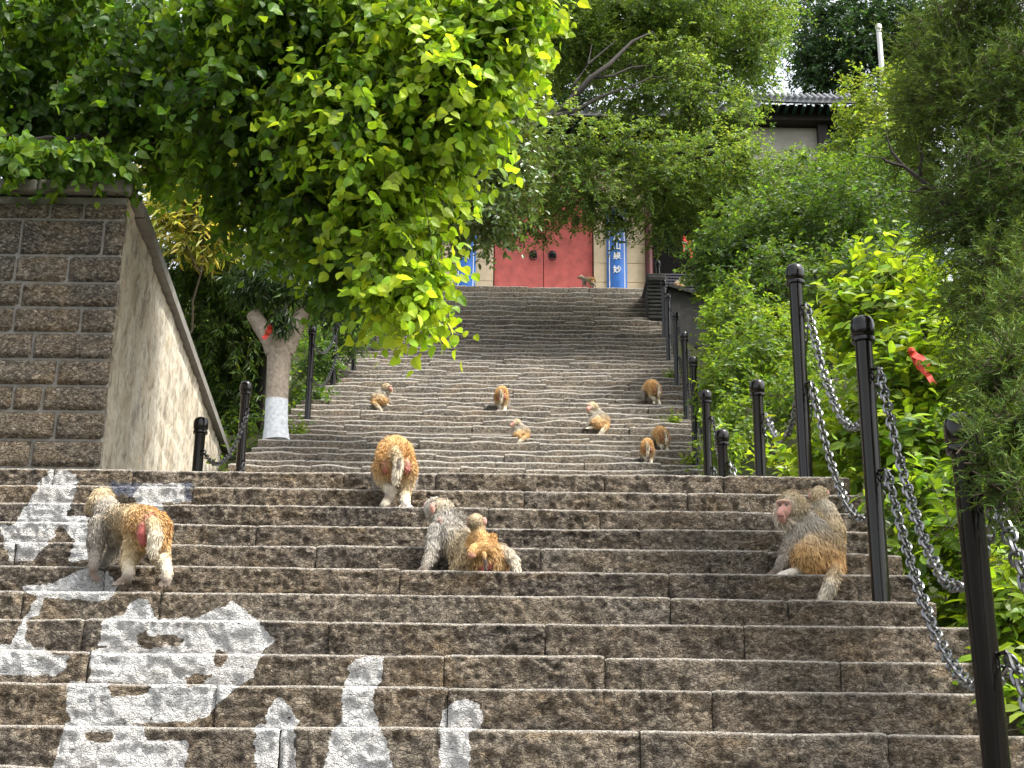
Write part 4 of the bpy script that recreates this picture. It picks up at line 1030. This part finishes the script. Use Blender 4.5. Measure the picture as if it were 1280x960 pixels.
def twig_mesh(name, tw, r, mat, org):
    a, b = tw; n = len(a); d = norm(b - a); s = norm(np.cross(d, UPV + .01)); q = np.cross(d, s)
    V = np.stack([a + s * r, a - s * r * .5 + q * r * .87, a - s * r * .5 - q * r * .87, b], 1).reshape(-1, 3) - org
    Fq = (np.array([(0, 1, 3), (1, 2, 3), (2, 0, 3)])[None] + (np.arange(n) * 4)[:, None, None]).reshape(-1, 3)
    return mesh_np(name, V, Fq, mat, True)
def limb(A, B_, r0, r1, n=7, wob=.12, sagz=0):
    A = Vector(A); B_ = Vector(B_); L_ = (B_ - A).length; pts = []
    off = Vector((0, 0, 0))
    for k in range(n + 1):
        t = k / n; 
        if 0 < k < n: off = off * .6 + Vector(RS.normal(0, wob * L_ * .22, 3))
        pts.append(A.lerp(B_, t) + off * (1 - t if k == n else 1) * (0 if k in (0, n) else 1) + Vector((0, 0, sagz * 4 * t * (1 - t))))
    return pts, [r0 + (r1 - r0) * (k / n) for k in range(n + 1)]
def plant(name, label, cat, base, cl, groups, T, mat, twig_r=.004, trunk=None, limbs=True, bark=None, group=None, big=0, limb_r=.05, fork=None, trunk_r=.12, taper=.6):
    """trunk and limbs reaching into the clusters, leafy crown, and the largest leaves in view as parts of their own"""
    org = np.array(base); root = empty(name, base); tag(root, label, cat, group); bark = bark or M_bark
    if trunk:
        tb = MB(); pts = [Vector(p) - Vector(base) for p in trunk]; tb.tube(pts, list(np.linspace(trunk_r, trunk_r * taper, len(pts))), 12, .06); tb.build('trunk', bark, root, True)
        top = trunk[-1]
    else: top = base
    if limbs:
        nodes = [np.array(q) for q in (trunk or [base])[len(trunk or [1]) // 2:]] if trunk else [org]
        order = sorted(range(len(cl)), key=lambda i: min(np.linalg.norm(cl[i][0] - q) for q in nodes))
        for i in order:
            c, r = cl[i]; nd = min(nodes, key=lambda q: np.linalg.norm(c - q) + (0 if q[2] < c[2] + 1 else .5))
            dist = np.linalg.norm(c - nd); r0 = max(.012, limb_r * min(1, dist / 2.5))
            lb = MB(); pts, rr = limb(nd, c, r0, r0 * .45); lb.tube([p - Vector(base) for p in pts], rr, 7, .08); nodes += [np.array(p) for p in pts[2::2]]
            for _ in range(5):
                e = c + norm(RS.normal(0, 1, 3)) * r * .8; pts, rr = limb(c, e, r0 * .42, .004, 4); lb.tube([p - Vector(base) for p in pts], rr, 5)
            lb.build('limb', bark, root, True)
    arrs = [sprays([cl[q] for q in g.get('sub', range(len(cl)))], **{a: b for a, b in g.items() if a != 'sub'}) for g in groups]
    Pp, Dd, Nn, Sz, col = [np.concatenate([a[k] for a in arrs]) for k in range(5)]
    tw = [np.concatenate([a[5][k] for a in arrs]) for k in (0, 1)]
    if big:
        mid = Pp + Dd * (Sz * .5)[:, None]; x, y = project(mid); dist = np.linalg.norm(mid - np.array([0, 0, CAMZ]), axis=1)
        ok = np.where((x > 0) & (x < 1280) & (y > 0) & (y < 960))[0]; ok = ok[np.argsort(dist[ok])]
        seen = {}; 
        for i in ok:
            key = (int(x[i] // 14), int(y[i] // 14))
            if key not in seen: seen[key] = i
        area = Sz[list(seen.values())] / dist[list(seen.values())]
        ids = np.array(list(seen.values()))[np.argsort(-area)][:big]
        lm = mesh_np('leaf', T[0], T[1], mat, False, np.ones((len(T[0]), 3)))
        for i in ids:
            o = bpy.data.objects.new('leaf', lm); C.objects.link(o); o.parent = root
            s_ = np.cross(Dd[i], Nn[i]); M = Matrix(((s_[0], Dd[i][0], Nn[i][0], 0), (s_[1], Dd[i][1], Nn[i][1], 0), (s_[2], Dd[i][2], Nn[i][2], 0), (0, 0, 0, 1)))
            o.matrix_local = Matrix.Translation(Vector(Pp[i] - org)) @ M @ Matrix.Diagonal((Sz[i], Sz[i], Sz[i], 1)); o.color = (*col[i], 1)
        keep = np.ones(len(Pp), bool); keep[ids] = False; Pp, Dd, Nn, Sz, col = Pp[keep], Dd[keep], Nn[keep], Sz[keep], col[keep]
    cr = link('crown', leaf_mesh('crown', T, Pp, Dd, Nn, Sz, col, mat, org), root)
    if big: cr['kind'] = 'stuff'
    if twig_r: 
        t_ = link('twigs', twig_mesh('twigs', tw, twig_r, M_twig, org), root); t_['kind'] = 'stuff'
    return root
def gbase(x, y): return (x, y, ground_z(x, y) - .03)

# A: broad-leaved tree on the terrace behind the wall, reaching over the steps
cA = clus([(40, 40, 10.6, 150, 100, 1.2), (200, 40, 10.4, 140, 100, 1.1), (370, 40, 9.9, 140, 100, 1.), (520, 45, 9.4, 110, 85, .8), (615, 10, 9.0, 65, 40, .5),
           (40, 150, 10.8, 110, 65, .9), (180, 160, 10.6, 110, 60, .9), (320, 180, 10.2, 110, 80, .9), (455, 165, 9.6, 110, 85, .8), (570, 130, 9.2, 70, 80, .6),
           (410, 270, 9.9, 75, 55, .7), (485, 255, 9.5, 70, 65, .6), (500, 325, 9.3, 45, 45, .45), (505, 375, 9.2, 42, 24, .35), (435, 335, 9.8, 55, 35, .4), (330, 260, 10.4, 70, 45, .5), (610, 70, 9.1, 55, 60, .5), (530, 350, 9.1, 24, 24, .25), (90, 205, 9.5, 100, 24, .3), (10, 200, 9.6, 60, 30, .3), (655, 20, 8.9, 36, 26, .3)])
bA = gbase(-4.25, 11.6)
plant('broadleaf_tree', 'large broad-leaved tree with lime green leaves hanging over the stone wall', 'tree', bA, cA,
      [dict(n=3000, L=.36, nl=7, size=.092, droop=.55, hang=.55, flat=.32, cols=((.045, .11, .015), (.20, .34, .025)), young=.45, sub=[0, 1, 2, 5, 6, 7, 8, 10, 14, 15, 18, 19]),  # left sprays: shade inside the crown put into a darker leaf colour
       dict(n=2100, L=.50, nl=9, size=.092, droop=.45, hang=.5, flat=.36, wig=.55, cols=((.11, .22, .022), (.36, .52, .04)), young=.9, sub=[2, 3, 4, 8, 9, 11, 12, 13, 16, 17, 20])], T_HEART, M_leaf, .004,  # right sprays: sunlit glow put into brighter leaf colours
      trunk=[bA, (-4.2, 11.5, bA[2] + .6), (-4.0, 11.2, bA[2] + 1.2), (-3.7, 10.9, bA[2] + 1.7)], big=300, limb_r=.07, trunk_r=.17)
# B: glossy tree left of the upper steps
cB = clus([(630, 160, 15.5, 55, 60, .9), (600, 220, 15.5, 70, 60, .9), (640, 230, 15.2, 40, 45, .7), (585, 265, 15.5, 55, 40, .8), (620, 278, 15.2, 36, 28, .6), (545, 265, 15.8, 45, 30, .7), (645, 110, 15.5, 35, 50, .6), (560, 200, 16, 60, 60, .8), (640, 30, 16, 50, 50, .8)])
bB = gbase(-3.35, 18.6)
plant('glossy_leaved_tree', 'glossy olive green tree arching over the steps before the left end of the gate', 'tree', bB, cB,
      [dict(n=1200, L=.34, nl=8, size=.105, droop=.2, hang=.25, flat=.4, cols=((.075, .125, .03), (.19, .26, .06)), young=.4)], T_OVAL, M_leaf_gloss, .004,
      trunk=[bB, (-3.3, 18.4, bB[2] + 1.2), (-2.9, 17.8, bB[2] + 2.6), (-2.3, 17.0, bB[2] + 3.3)], big=300, limb_r=.07, trunk_r=.13)
# C: locust tree spreading before the gate
cC = clus([(770, 10, 23.5, 130, 50, 1.6), (680, 50, 23.5, 80, 60, 1.4), (740, 62, 23.4, 70, 24, .8), (870, 35, 23.5, 100, 55, 1.5), (935, 75, 23.5, 45, 60, 1.2), (830, 85, 23, 70, 28, 1.), (790, 128, 23, 50, 20, .7), (860, 130, 23, 75, 34, 1.2), (915, 155, 23, 36, 26, 1.),
           (700, 190, 22.5, 80, 40, 1.2), (780, 190, 22.5, 75, 32, 1.1), (690, 240, 22.8, 65, 34, 1.), (740, 250, 22.5, 60, 34, 1.), (820, 235, 22.5, 60, 36, 1.), (880, 215, 22.5, 85, 45, 1.3), (955, 228, 22.5, 75, 36, 1.3), (775, 275, 23, 26, 28, .5), (900, 270, 23, 60, 34, 1.), (660, 285, 23, 40, 20, .6), (830, 285, 23, 36, 24, .6), (800, 20, 23.5, 200, 45, 1.8), (955, 20, 24, 40, 50, 1.)])
bC = gbase(-3.0, 25.2)
jC = [tuple(at(640, 165, 23.2)), tuple(at(668, 158, 22.3)), tuple(at(692, 146, 21.9)), tuple(at(712, 128, 21.8)), tuple(at(738, 98, 21.7)), tuple(at(762, 80, 21.8)), tuple(at(790, 52, 22)), tuple(at(815, 40, 22.2))]
plant('locust_tree', 'feathery green locust tree with dark crooked limbs spreading before the red gate', 'tree', bC, cC,
      [dict(n=7800, L=.36, nl=13, size=.075, droop=.25, hang=.15, flat=.5, cols=((.075, .145, .032), (.23, .33, .075)), young=.6, spread=.9)], T_SMALL, M_leaf, .005,
      trunk=[bC, (-2.9, 25.0, bC[2] + 1.5), (-2.2, 24.8, bC[2] + 3), *jC], limb_r=.06, trunk_r=.13, taper=.12)
lt = [o for o in C.objects if o.name == 'locust_tree'][0]
for pp, r0 in (([(692, 146), (720, 138), (748, 122), (775, 112), (800, 108)], .05), ([(712, 128), (718, 105), (735, 80), (740, 55)], .035), ([(738, 98), (765, 95), (790, 84), (812, 82)], .03), ([(668, 158), (655, 130), (660, 100), (650, 75)], .035), ([(790, 108), (815, 96), (840, 98)], .018), ([(735, 80), (752, 66), (770, 50)], .018)):
    q = [at(a, b, 21.8 + .1 * k) - Vector(bC) for k, (a, b) in enumerate(pp)]
    MB().tube(q, list(np.linspace(r0, .008, len(q))), 7, .1).build('limb', M_bark, lt, True)
# D: trees and shrubs on the slope right of the upper steps
cD = clus([(1000, 250, 21, 75, 45, 1.4), (930, 300, 20, 70, 45, 1.2), (1000, 300, 20, 80, 55, 1.4), (1070, 290, 19, 80, 70, 1.4), (960, 365, 19, 70, 50, 1.2), (1040, 380, 18, 80, 60, 1.3), (900, 330, 20, 45, 40, .9), (1110, 230, 20, 60, 60, 1.1), (1100, 360, 17.5, 60, 60, 1.)])
bD = gbase(4.3, 19.2)
plant('slope_tree', 'dense dark green tree on the slope right of the upper railing', 'tree', bD, cD,
      [dict(n=5200, L=.30, nl=9, size=.085, droop=.15, hang=.2, flat=.45, cols=((.045, .095, .02), (.15, .25, .04)), young=.45)], T_SMALL, M_leaf, .004,
      trunk=[bD, (4.2, 19.3, bD[2] + .9), (4.0, 19.4, bD[2] + 1.8), (3.9, 19.6, bD[2] + 2.4)], limb_r=.06, trunk_r=.13)
cD2 = clus([(1080, 130, 24, 36, 40, .8), (1068, 180, 24, 34, 40, .9), (1095, 190, 23.5, 45, 45, .9), (1040, 225, 24, 36, 26, .7), (1120, 110, 24, 26, 30, .6)])
bD2 = gbase(5.6, 23.8)
plant('pale_leaved_tree', 'pale lime tree reaching up before the tiled roof and white pole', 'tree', bD2, cD2,
      [dict(n=850, L=.36, nl=8, size=.10, droop=.05, hang=.1, flat=.5, cols=((.11, .18, .03), (.27, .36, .06)), young=.6)], T_OVAL, M_leaf, .004,
      trunk=[bD2, (5.55, 23.8, bD2[2] + 1.5), (5.5, 23.8, bD2[2] + 3)], limb_r=.05, trunk_r=.09)
cD3 = clus([(915, 400, 16.5, 36, 45, .8), (930, 450, 15.5, 45, 45, .8), (905, 480, 15, 34, 40, .6), (980, 440, 16, 55, 50, .9), (1000, 500, 14.5, 50, 40, .8), (900, 560, 13.2, 22, 28, .4), (915, 530, 13.6, 28, 30, .5)])
bD3 = gbase(3.4, 15.6)
plant('leafy_shrub', 'light green leafy shrub growing against the right railing of the upper steps', 'shrub', bD3, cD3,
      [dict(n=1500, L=.26, nl=9, size=.075, droop=.1, hang=.15, flat=.5, cols=((.08, .15, .022), (.23, .34, .04)), young=.45)], T_OVAL, M_leaf, .003, limb_r=.03)
# E: lime bush beside the lower railing
cE = clus([(1120, 345, 8.6, 60, 36, .4), (1080, 400, 8.7, 50, 40, .4), (1150, 410, 8.4, 70, 50, .5), (1120, 480, 8.3, 70, 50, .5), (1190, 480, 8.0, 60, 60, .5), (1110, 560, 8.2, 70, 50, .5), (1180, 570, 7.7, 70, 55, .5), (1150, 640, 7.4, 55, 50, .5), (1200, 680, 6.9, 55, 60, .5), (1215, 760, 6.9, 40, 50, .35), (1265, 770, 6.2, 55, 60, .35), (1040, 560, 8.8, 40, 30, .3), (1285, 900, 5.4, 40, 55, .3), (1265, 850, 5.9, 30, 40, .3)])
bE = gbase(2.55, 7.6)
plant('lime_leaved_bush', 'lime green bush with oval leaves crowding behind the lower chain railing', 'bush', bE, cE,
      [dict(n=950, L=.36, nl=8, size=.105, droop=.0, hang=.15, flat=.55, cols=((.085, .165, .018), (.30, .43, .035)), young=.55)], T_OVAL, M_leaf, .0035, limb_r=.025, big=300, bark=M_twig)
cE2 = clus([(990, 580, 10.6, 30, 14, .3), (960, 575, 10.8, 14, 12, .3), (1030, 582, 10.2, 30, 16, .3)])
bE2 = gbase(2.3, 10.7)
plant('low_lime_plant', 'low lime leaved plant at the landing behind the set back post', 'plant', bE2, cE2,
      [dict(n=60, L=.2, nl=6, size=.10, droop=-.1, hang=.1, flat=.6, cols=((.13, .22, .02), (.33, .45, .04)), young=.6)], T_OVAL, M_leaf, .003, limb_r=.012, bark=M_twig)
# F: juniper at the right edge
cF = clus([(1250, 20, 6.2, 80, 80, .6), (1190, 60, 6.3, 65, 70, .5), (1160, 140, 6.3, 45, 60, .4), (1240, 150, 6.1, 80, 90, .6), (1215, 250, 5.9, 60, 70, .5), (1270, 290, 5.7, 60, 90, .5), (1230, 360, 5.6, 45, 60, .4), (1270, 430, 5.2, 60, 80, .45), (1250, 470, 4.3, 30, 50, .22), (1268, 545, 4.1, 42, 60, .22), (1256, 612, 3.98, 26, 30, .15), (1225, 560, 4.05, 12, 40, .1), (1290, 160, 5.9, 60, 120, .5), (1290, 640, 5, 30, 60, .3)])
bF = gbase(3.1, 6.3)
plant('juniper', 'dark feathery juniper overhanging the foot of the railing', 'tree', bF, cF,
      [dict(n=6600, L=.19, nl=34, size=.030, droop=.1, hang=-.05, flat=.3, cols=((.055, .105, .02), (.18, .26, .05)), young=.5, spread=.5, out=.7)], T_NEEDLE, M_needle, .003,
      trunk=[bF, (3.05, 6.3, bF[2] + 1.5), (3.0, 6.2, bF[2] + 3), (2.9, 6.2, bF[2] + 4.4)], limb_r=.035, trunk_r=.11)
br = MB(); bp = [at(q[0], q[1], 5.9) for q in [(1300, 312), (1262, 306), (1235, 304), (1205, 285), (1185, 258), (1165, 235), (1130, 208), (1115, 190), (1108, 170)]]
br.tube([p - Vector(bF) for p in bp], [.03, .028, .024, .02, .017, .013, .009, .006, .003], 7, .08)
for a, b in (((1205, 285), (1150, 290)), ((1185, 258), (1180, 215)), ((1165, 235), (1120, 240)), ((1235, 304), (1180, 345)), ((1130, 208), (1085, 196)), ((1150, 222), (1150, 180))):
    pts, rr = limb(at(*a, 5.9), at(*b, 5.8), .009, .002, 6, .25); br.tube([p - Vector(bF) for p in pts], rr, 5)
jb = br.build('bare_branch', M_bark, None, True); jb.parent = [o for o in C.objects if o.name == 'juniper'][0]
# G: tall trees behind
for (nm, lab, cl_, bx, by, nn, szz, T_, cols_) in [
    ('tall_tree', 'tall blue green tree behind the tiled roof', [(1030, 20, 42, 60, 50, 2), (1060, 70, 42, 60, 40, 2), (1100, 20, 42, 60, 60, 2.2), (1130, 80, 42, 40, 40, 2), (1010, 75, 42, 26, 30, 1.5), (1160, 40, 42, 50, 60, 2), (1030, 100, 42, 40, 20, 1.5)], 10, 42.5, 3600, .15, T_SMALL, ((.030, .075, .030), (.07, .14, .05))),
    ('tall_tree', 'tall green tree rising behind the gate roof, trunk bare near the top', [(900, 10, 38, 80, 50, 2), (820, 40, 38, 80, 60, 2), (720, 20, 38, 90, 60, 2), (640, 60, 38, 70, 70, 2), (950, 60, 38, 34, 40, 1.5), (880, 110, 38, 70, 40, 1.8), (700, 110, 38, 80, 50, 2)], 5, 38, 3800, .15, T_SMALL, ((.035, .08, .025), (.09, .17, .04))),
    ('tall_tree', 'tall dark tree on the left slope behind the broad-leaved tree', [(430, 60, 30, 110, 90, 2), (560, 60, 30, 80, 80, 2), (470, 200, 28, 90, 80, 2), (540, 260, 28, 50, 60, 1.6), (330, 120, 30, 100, 90, 2), (200, 100, 30, 110, 100, 2), (60, 100, 30, 110, 110, 2)], -6.5, 29, 4200, .15, T_SMALL, ((.030, .070, .018), (.08, .15, .03)))]:
    b_ = gbase(bx, by); c_ = clus(cl_); top = np.mean([c for c, r in c_], 0)
    plant(nm, lab, 'tree', b_, c_, [dict(n=nn, L=.6, nl=9, size=szz, droop=.2, hang=.2, flat=.4, cols=cols_, young=.3)], T_, M_leaf, .008,
          trunk=[b_, (b_[0], by, b_[2] + 3), tuple(top * .5 + np.array(b_) * .5), tuple(top)], limb_r=.14, trunk_r=.26, group='tall trees behind')
# H: narrow-leaved shrubs between the wall and the steps, yellow bamboo above
cH = clus([(240, 330, 18, 60, 55, .8), (300, 350, 18.2, 55, 50, .8), (262, 420, 18.5, 48, 50, .7), (305, 440, 18.6, 40, 50, .7), (295, 500, 18.8, 36, 45, .6), (315, 550, 18.6, 22, 36, .5), (350, 330, 18.5, 50, 50, .7)])
bH = gbase(-4.1, 19.2)
plant('narrow_leaved_shrub', 'dark shrub with narrow drooping leaves between the wall coping and limewashed tree', 'shrub', bH, cH,
      [dict(n=1900, L=.34, nl=10, size=.13, droop=.45, hang=.6, flat=.4, cols=((.04, .085, .014), (.14, .22, .03)), young=.4)], T_NARROW, M_leaf, .004, limb_r=.04)
cI = clus([(220, 220, 17, 40, 34, .7), (260, 250, 17, 40, 36, .7), (300, 230, 17, 40, 40, .7), (215, 265, 16.6, 26, 30, .5), (255, 290, 16.6, 36, 24, .5)])
bI = gbase(-4.3, 17)
plant('yellow_bamboo', 'yellow green bamboo-like plant glowing above the sloping coping', 'plant', bI, cI,
      [dict(n=700, L=.4, nl=8, size=.17, droop=.2, hang=.3, flat=.4, cols=((.24, .27, .04), (.48, .44, .10)), young=.6)], T_NARROW, M_leaf, .006, limb_r=.02, bark=M_twig)
cK = clus([(400, 450, 20.5, 26, 36, .5), (430, 420, 21, 30, 30, .5), (395, 500, 19.5, 20, 26, .4), (375, 540, 18.2, 16, 14, .3), (460, 400, 23, 30, 25, .5)])
bK = gbase(-3.5, 20)
plant('railing_shrub', 'small green shrub behind the left posts of the upper steps', 'shrub', bK, cK,
      [dict(n=700, L=.25, nl=9, size=.07, droop=.1, hang=.2, flat=.5, cols=((.05, .11, .02), (.14, .24, .03)), young=.4)], T_OVAL, M_leaf, .003, limb_r=.02)
# J: pollarded tree with limewashed trunk on the left edge of the steps
yJ = hit(345, 549) + .15; bJ = (at(345, 549, yJ).x, yJ, tread(yJ) - .02)
TRUNK_WASH.outputs[0].default_value = at(345, 500, yJ).z + .05
def jp(px, py, dy=0): return at(px, py, yJ + dy) - Vector(bJ)
kJ = pxm(yJ)
tj = empty('limewashed_tree', bJ); tag(tj, 'forked pale tree trunk limewashed at its foot on the left edge of the steps', 'tree')
t_ = MB(); t_.tube([jp(345, 551), jp(345, 535), jp(346, 505), jp(347, 475), jp(349, 448), jp(350, 432), jp(349, 422)], [17 * kJ, 15.2 * kJ, 14.2 * kJ, 14 * kJ, 15 * kJ, 18 * kJ, 17 * kJ], 18, .035); t_.build('trunk', M_lime, tj, True)
t_ = MB(); t_.tube([jp(344, 440), jp(336, 424), jp(326, 408), jp(316, 392)], [13 * kJ, 11 * kJ, 10 * kJ, 9.5 * kJ], 14, .05); t_.build('fork_limb', M_lime, tj, True)
t_ = MB(); t_.tube([jp(356, 440), jp(364, 424), jp(371, 408), jp(379, 388)], [12 * kJ, 10 * kJ, 9.5 * kJ, 9 * kJ], 14, .05); t_.build('fork_limb', M_lime, tj, True)
cJ = clus([(345, 352, yJ - .1, 40, 18, .5), (320, 345, yJ, 40, 22, .6), (395, 358, yJ, 40, 18, .6), (352, 396, yJ - .25, 10, 16, .12), (430, 375, yJ, 36, 20, .5)])
sJ = sprays(cJ, 260, .3, 10, .16, .6, .5, .4, .4, .8, ((.022, .050, .012), (.07, .13, .02)), .3)
o_ = link('crown', leaf_mesh('crown', T_NARROW, *sJ[:5], M_leaf, np.array(bJ)), tj)
link('twigs', twig_mesh('twigs', sJ[5], .004, M_twig, np.array(bJ)), tj)['kind'] = 'stuff'
# weeds in the joints of the upper steps, right-hand end
for px, py, lab in ((840, 470, 'tiny weed beside the second climbing monkey by the right railing'), (843, 525, 'small weed on a step end beside the first upper posts'), (866, 578, 'lime weed sprouting at the foot of the upper right railing'), (372, 540, 'green weed growing beside the limewashed trunk')):
    yy = hit(px, py); b_ = (at(px, py, yy).x, yy + .03, P(yy) - .05)
    plant('weed', lab, 'plant', b_, [(np.array(b_) + np.array([0, 0, .07]), np.array([.13, .1, .10]))], [dict(n=26, L=.14, nl=5, size=.06, droop=0, hang=.1, flat=.5, cols=((.12, .2, .03), (.28, .38, .04)), young=.5)], T_OVAL, M_leaf, .002, limbs=False)
# ground cover on the slopes
Ng = 24000
gxs = np.concatenate([RS.uniform(2.2, 12, Ng // 2), RS.uniform(-9, -3.0, Ng // 2)]); gys = np.concatenate([RS.uniform(4.5, 27, Ng // 2), RS.uniform(11, 30, Ng // 2)])
keep = np.array([((x > step_x(y, y > UP[0][0] - .5)[1] + .15) if x > 0 else (x < step_x(y, True)[0] - .1)) for x, y in zip(gxs, gys)]); gxs, gys = gxs[keep], gys[keep]
gzs = np.array([ground_z(x, y) for x, y in zip(gxs, gys)]) + RS.rand(len(gxs)) ** 2 * .35
nG = len(gxs); dG = norm(RS.normal(0, 1, (nG, 3)) * np.array([1, 1, .5])); nGm = norm(UPV + RS.normal(0, .5, (nG, 3))); nGm = norm(nGm - (nGm * dG).sum(1, keepdims=True) * dG)
cG = np.array([(.05, .095, .018)]) * RS.uniform(.5, 1.6, (nG, 1)) * np.array([1, 1, 1.]) + RS.rand(nG, 1) ** 3 * np.array([(.08, .10, .01)])
gc = link('ground_cover', leaf_mesh('ground_cover', T_OVAL, np.stack([gxs, gys, gzs], 1), dG, nGm, RS.uniform(.06, .14, nG), cG, M_leaf, np.zeros(3)))
tag(gc, 'green leafy ground cover on the slopes beside the steps', 'ground cover', None, 'stuff')

# red ribbons
def ribbon(px, py, Y, L_, w, label, tilt=0, curl=.02):
    p = at(px, py, Y); r = empty('red_ribbon', p); tag(r, label, 'ribbon', 'red ribbons tied in the trees')
    for k, (a, s_) in enumerate(((tilt, 1), (tilt + .35, .55))):
        V = []; Fq = []; n = 7
        for q in range(n + 1):
            t = q / n; x = sin(a) * L_ * s_ * t + .1 * w * sin(q * 1.7); z = -cos(a) * L_ * s_ * t; y = curl * sin(t * 5 + k)
            ww = w * (1 - .2 * t)
            V += [(x - ww / 2 * cos(a), y - .004 * k, z - ww / 2 * sin(a)), (x + ww / 2 * cos(a), y + .01 - .004 * k, z + ww / 2 * sin(a))]
        for q in range(n): Fq.append((2 * q, 2 * q + 1, 2 * q + 3, 2 * q + 2))
        V2 = V + [(x, y + .003, z) for x, y, z in V]; Fq += [tuple(i + 2 * n + 2 for i in f[::-1]) for f in Fq]
        MB().add(V2, Fq).build('ribbon_tail', M_ribbon, r, True)
    MB().lathe([(.004, -w * .5), (w * .45, -w * .2), (w * .45, w * .2), (.004, w * .4)], 8).build('knot', M_ribbon, r, True)
ribbon(1139, 438, 7.7, .24, .045, 'red ribbon tied in the lime leaved bush', .5)
ribbon(862, 302, 22.0, .30, .05, 'red ribbon hanging from a twig before the dark bay of the gate', .1)
ribbon(855, 296, 22.0, .28, .04, 'thin pale red ribbon hanging beside another before the dark bay', .0)
ribbon(337, 408, yJ - .25, .18, .07, 'red cloth tied in the fork of the limewashed tree', -.3)
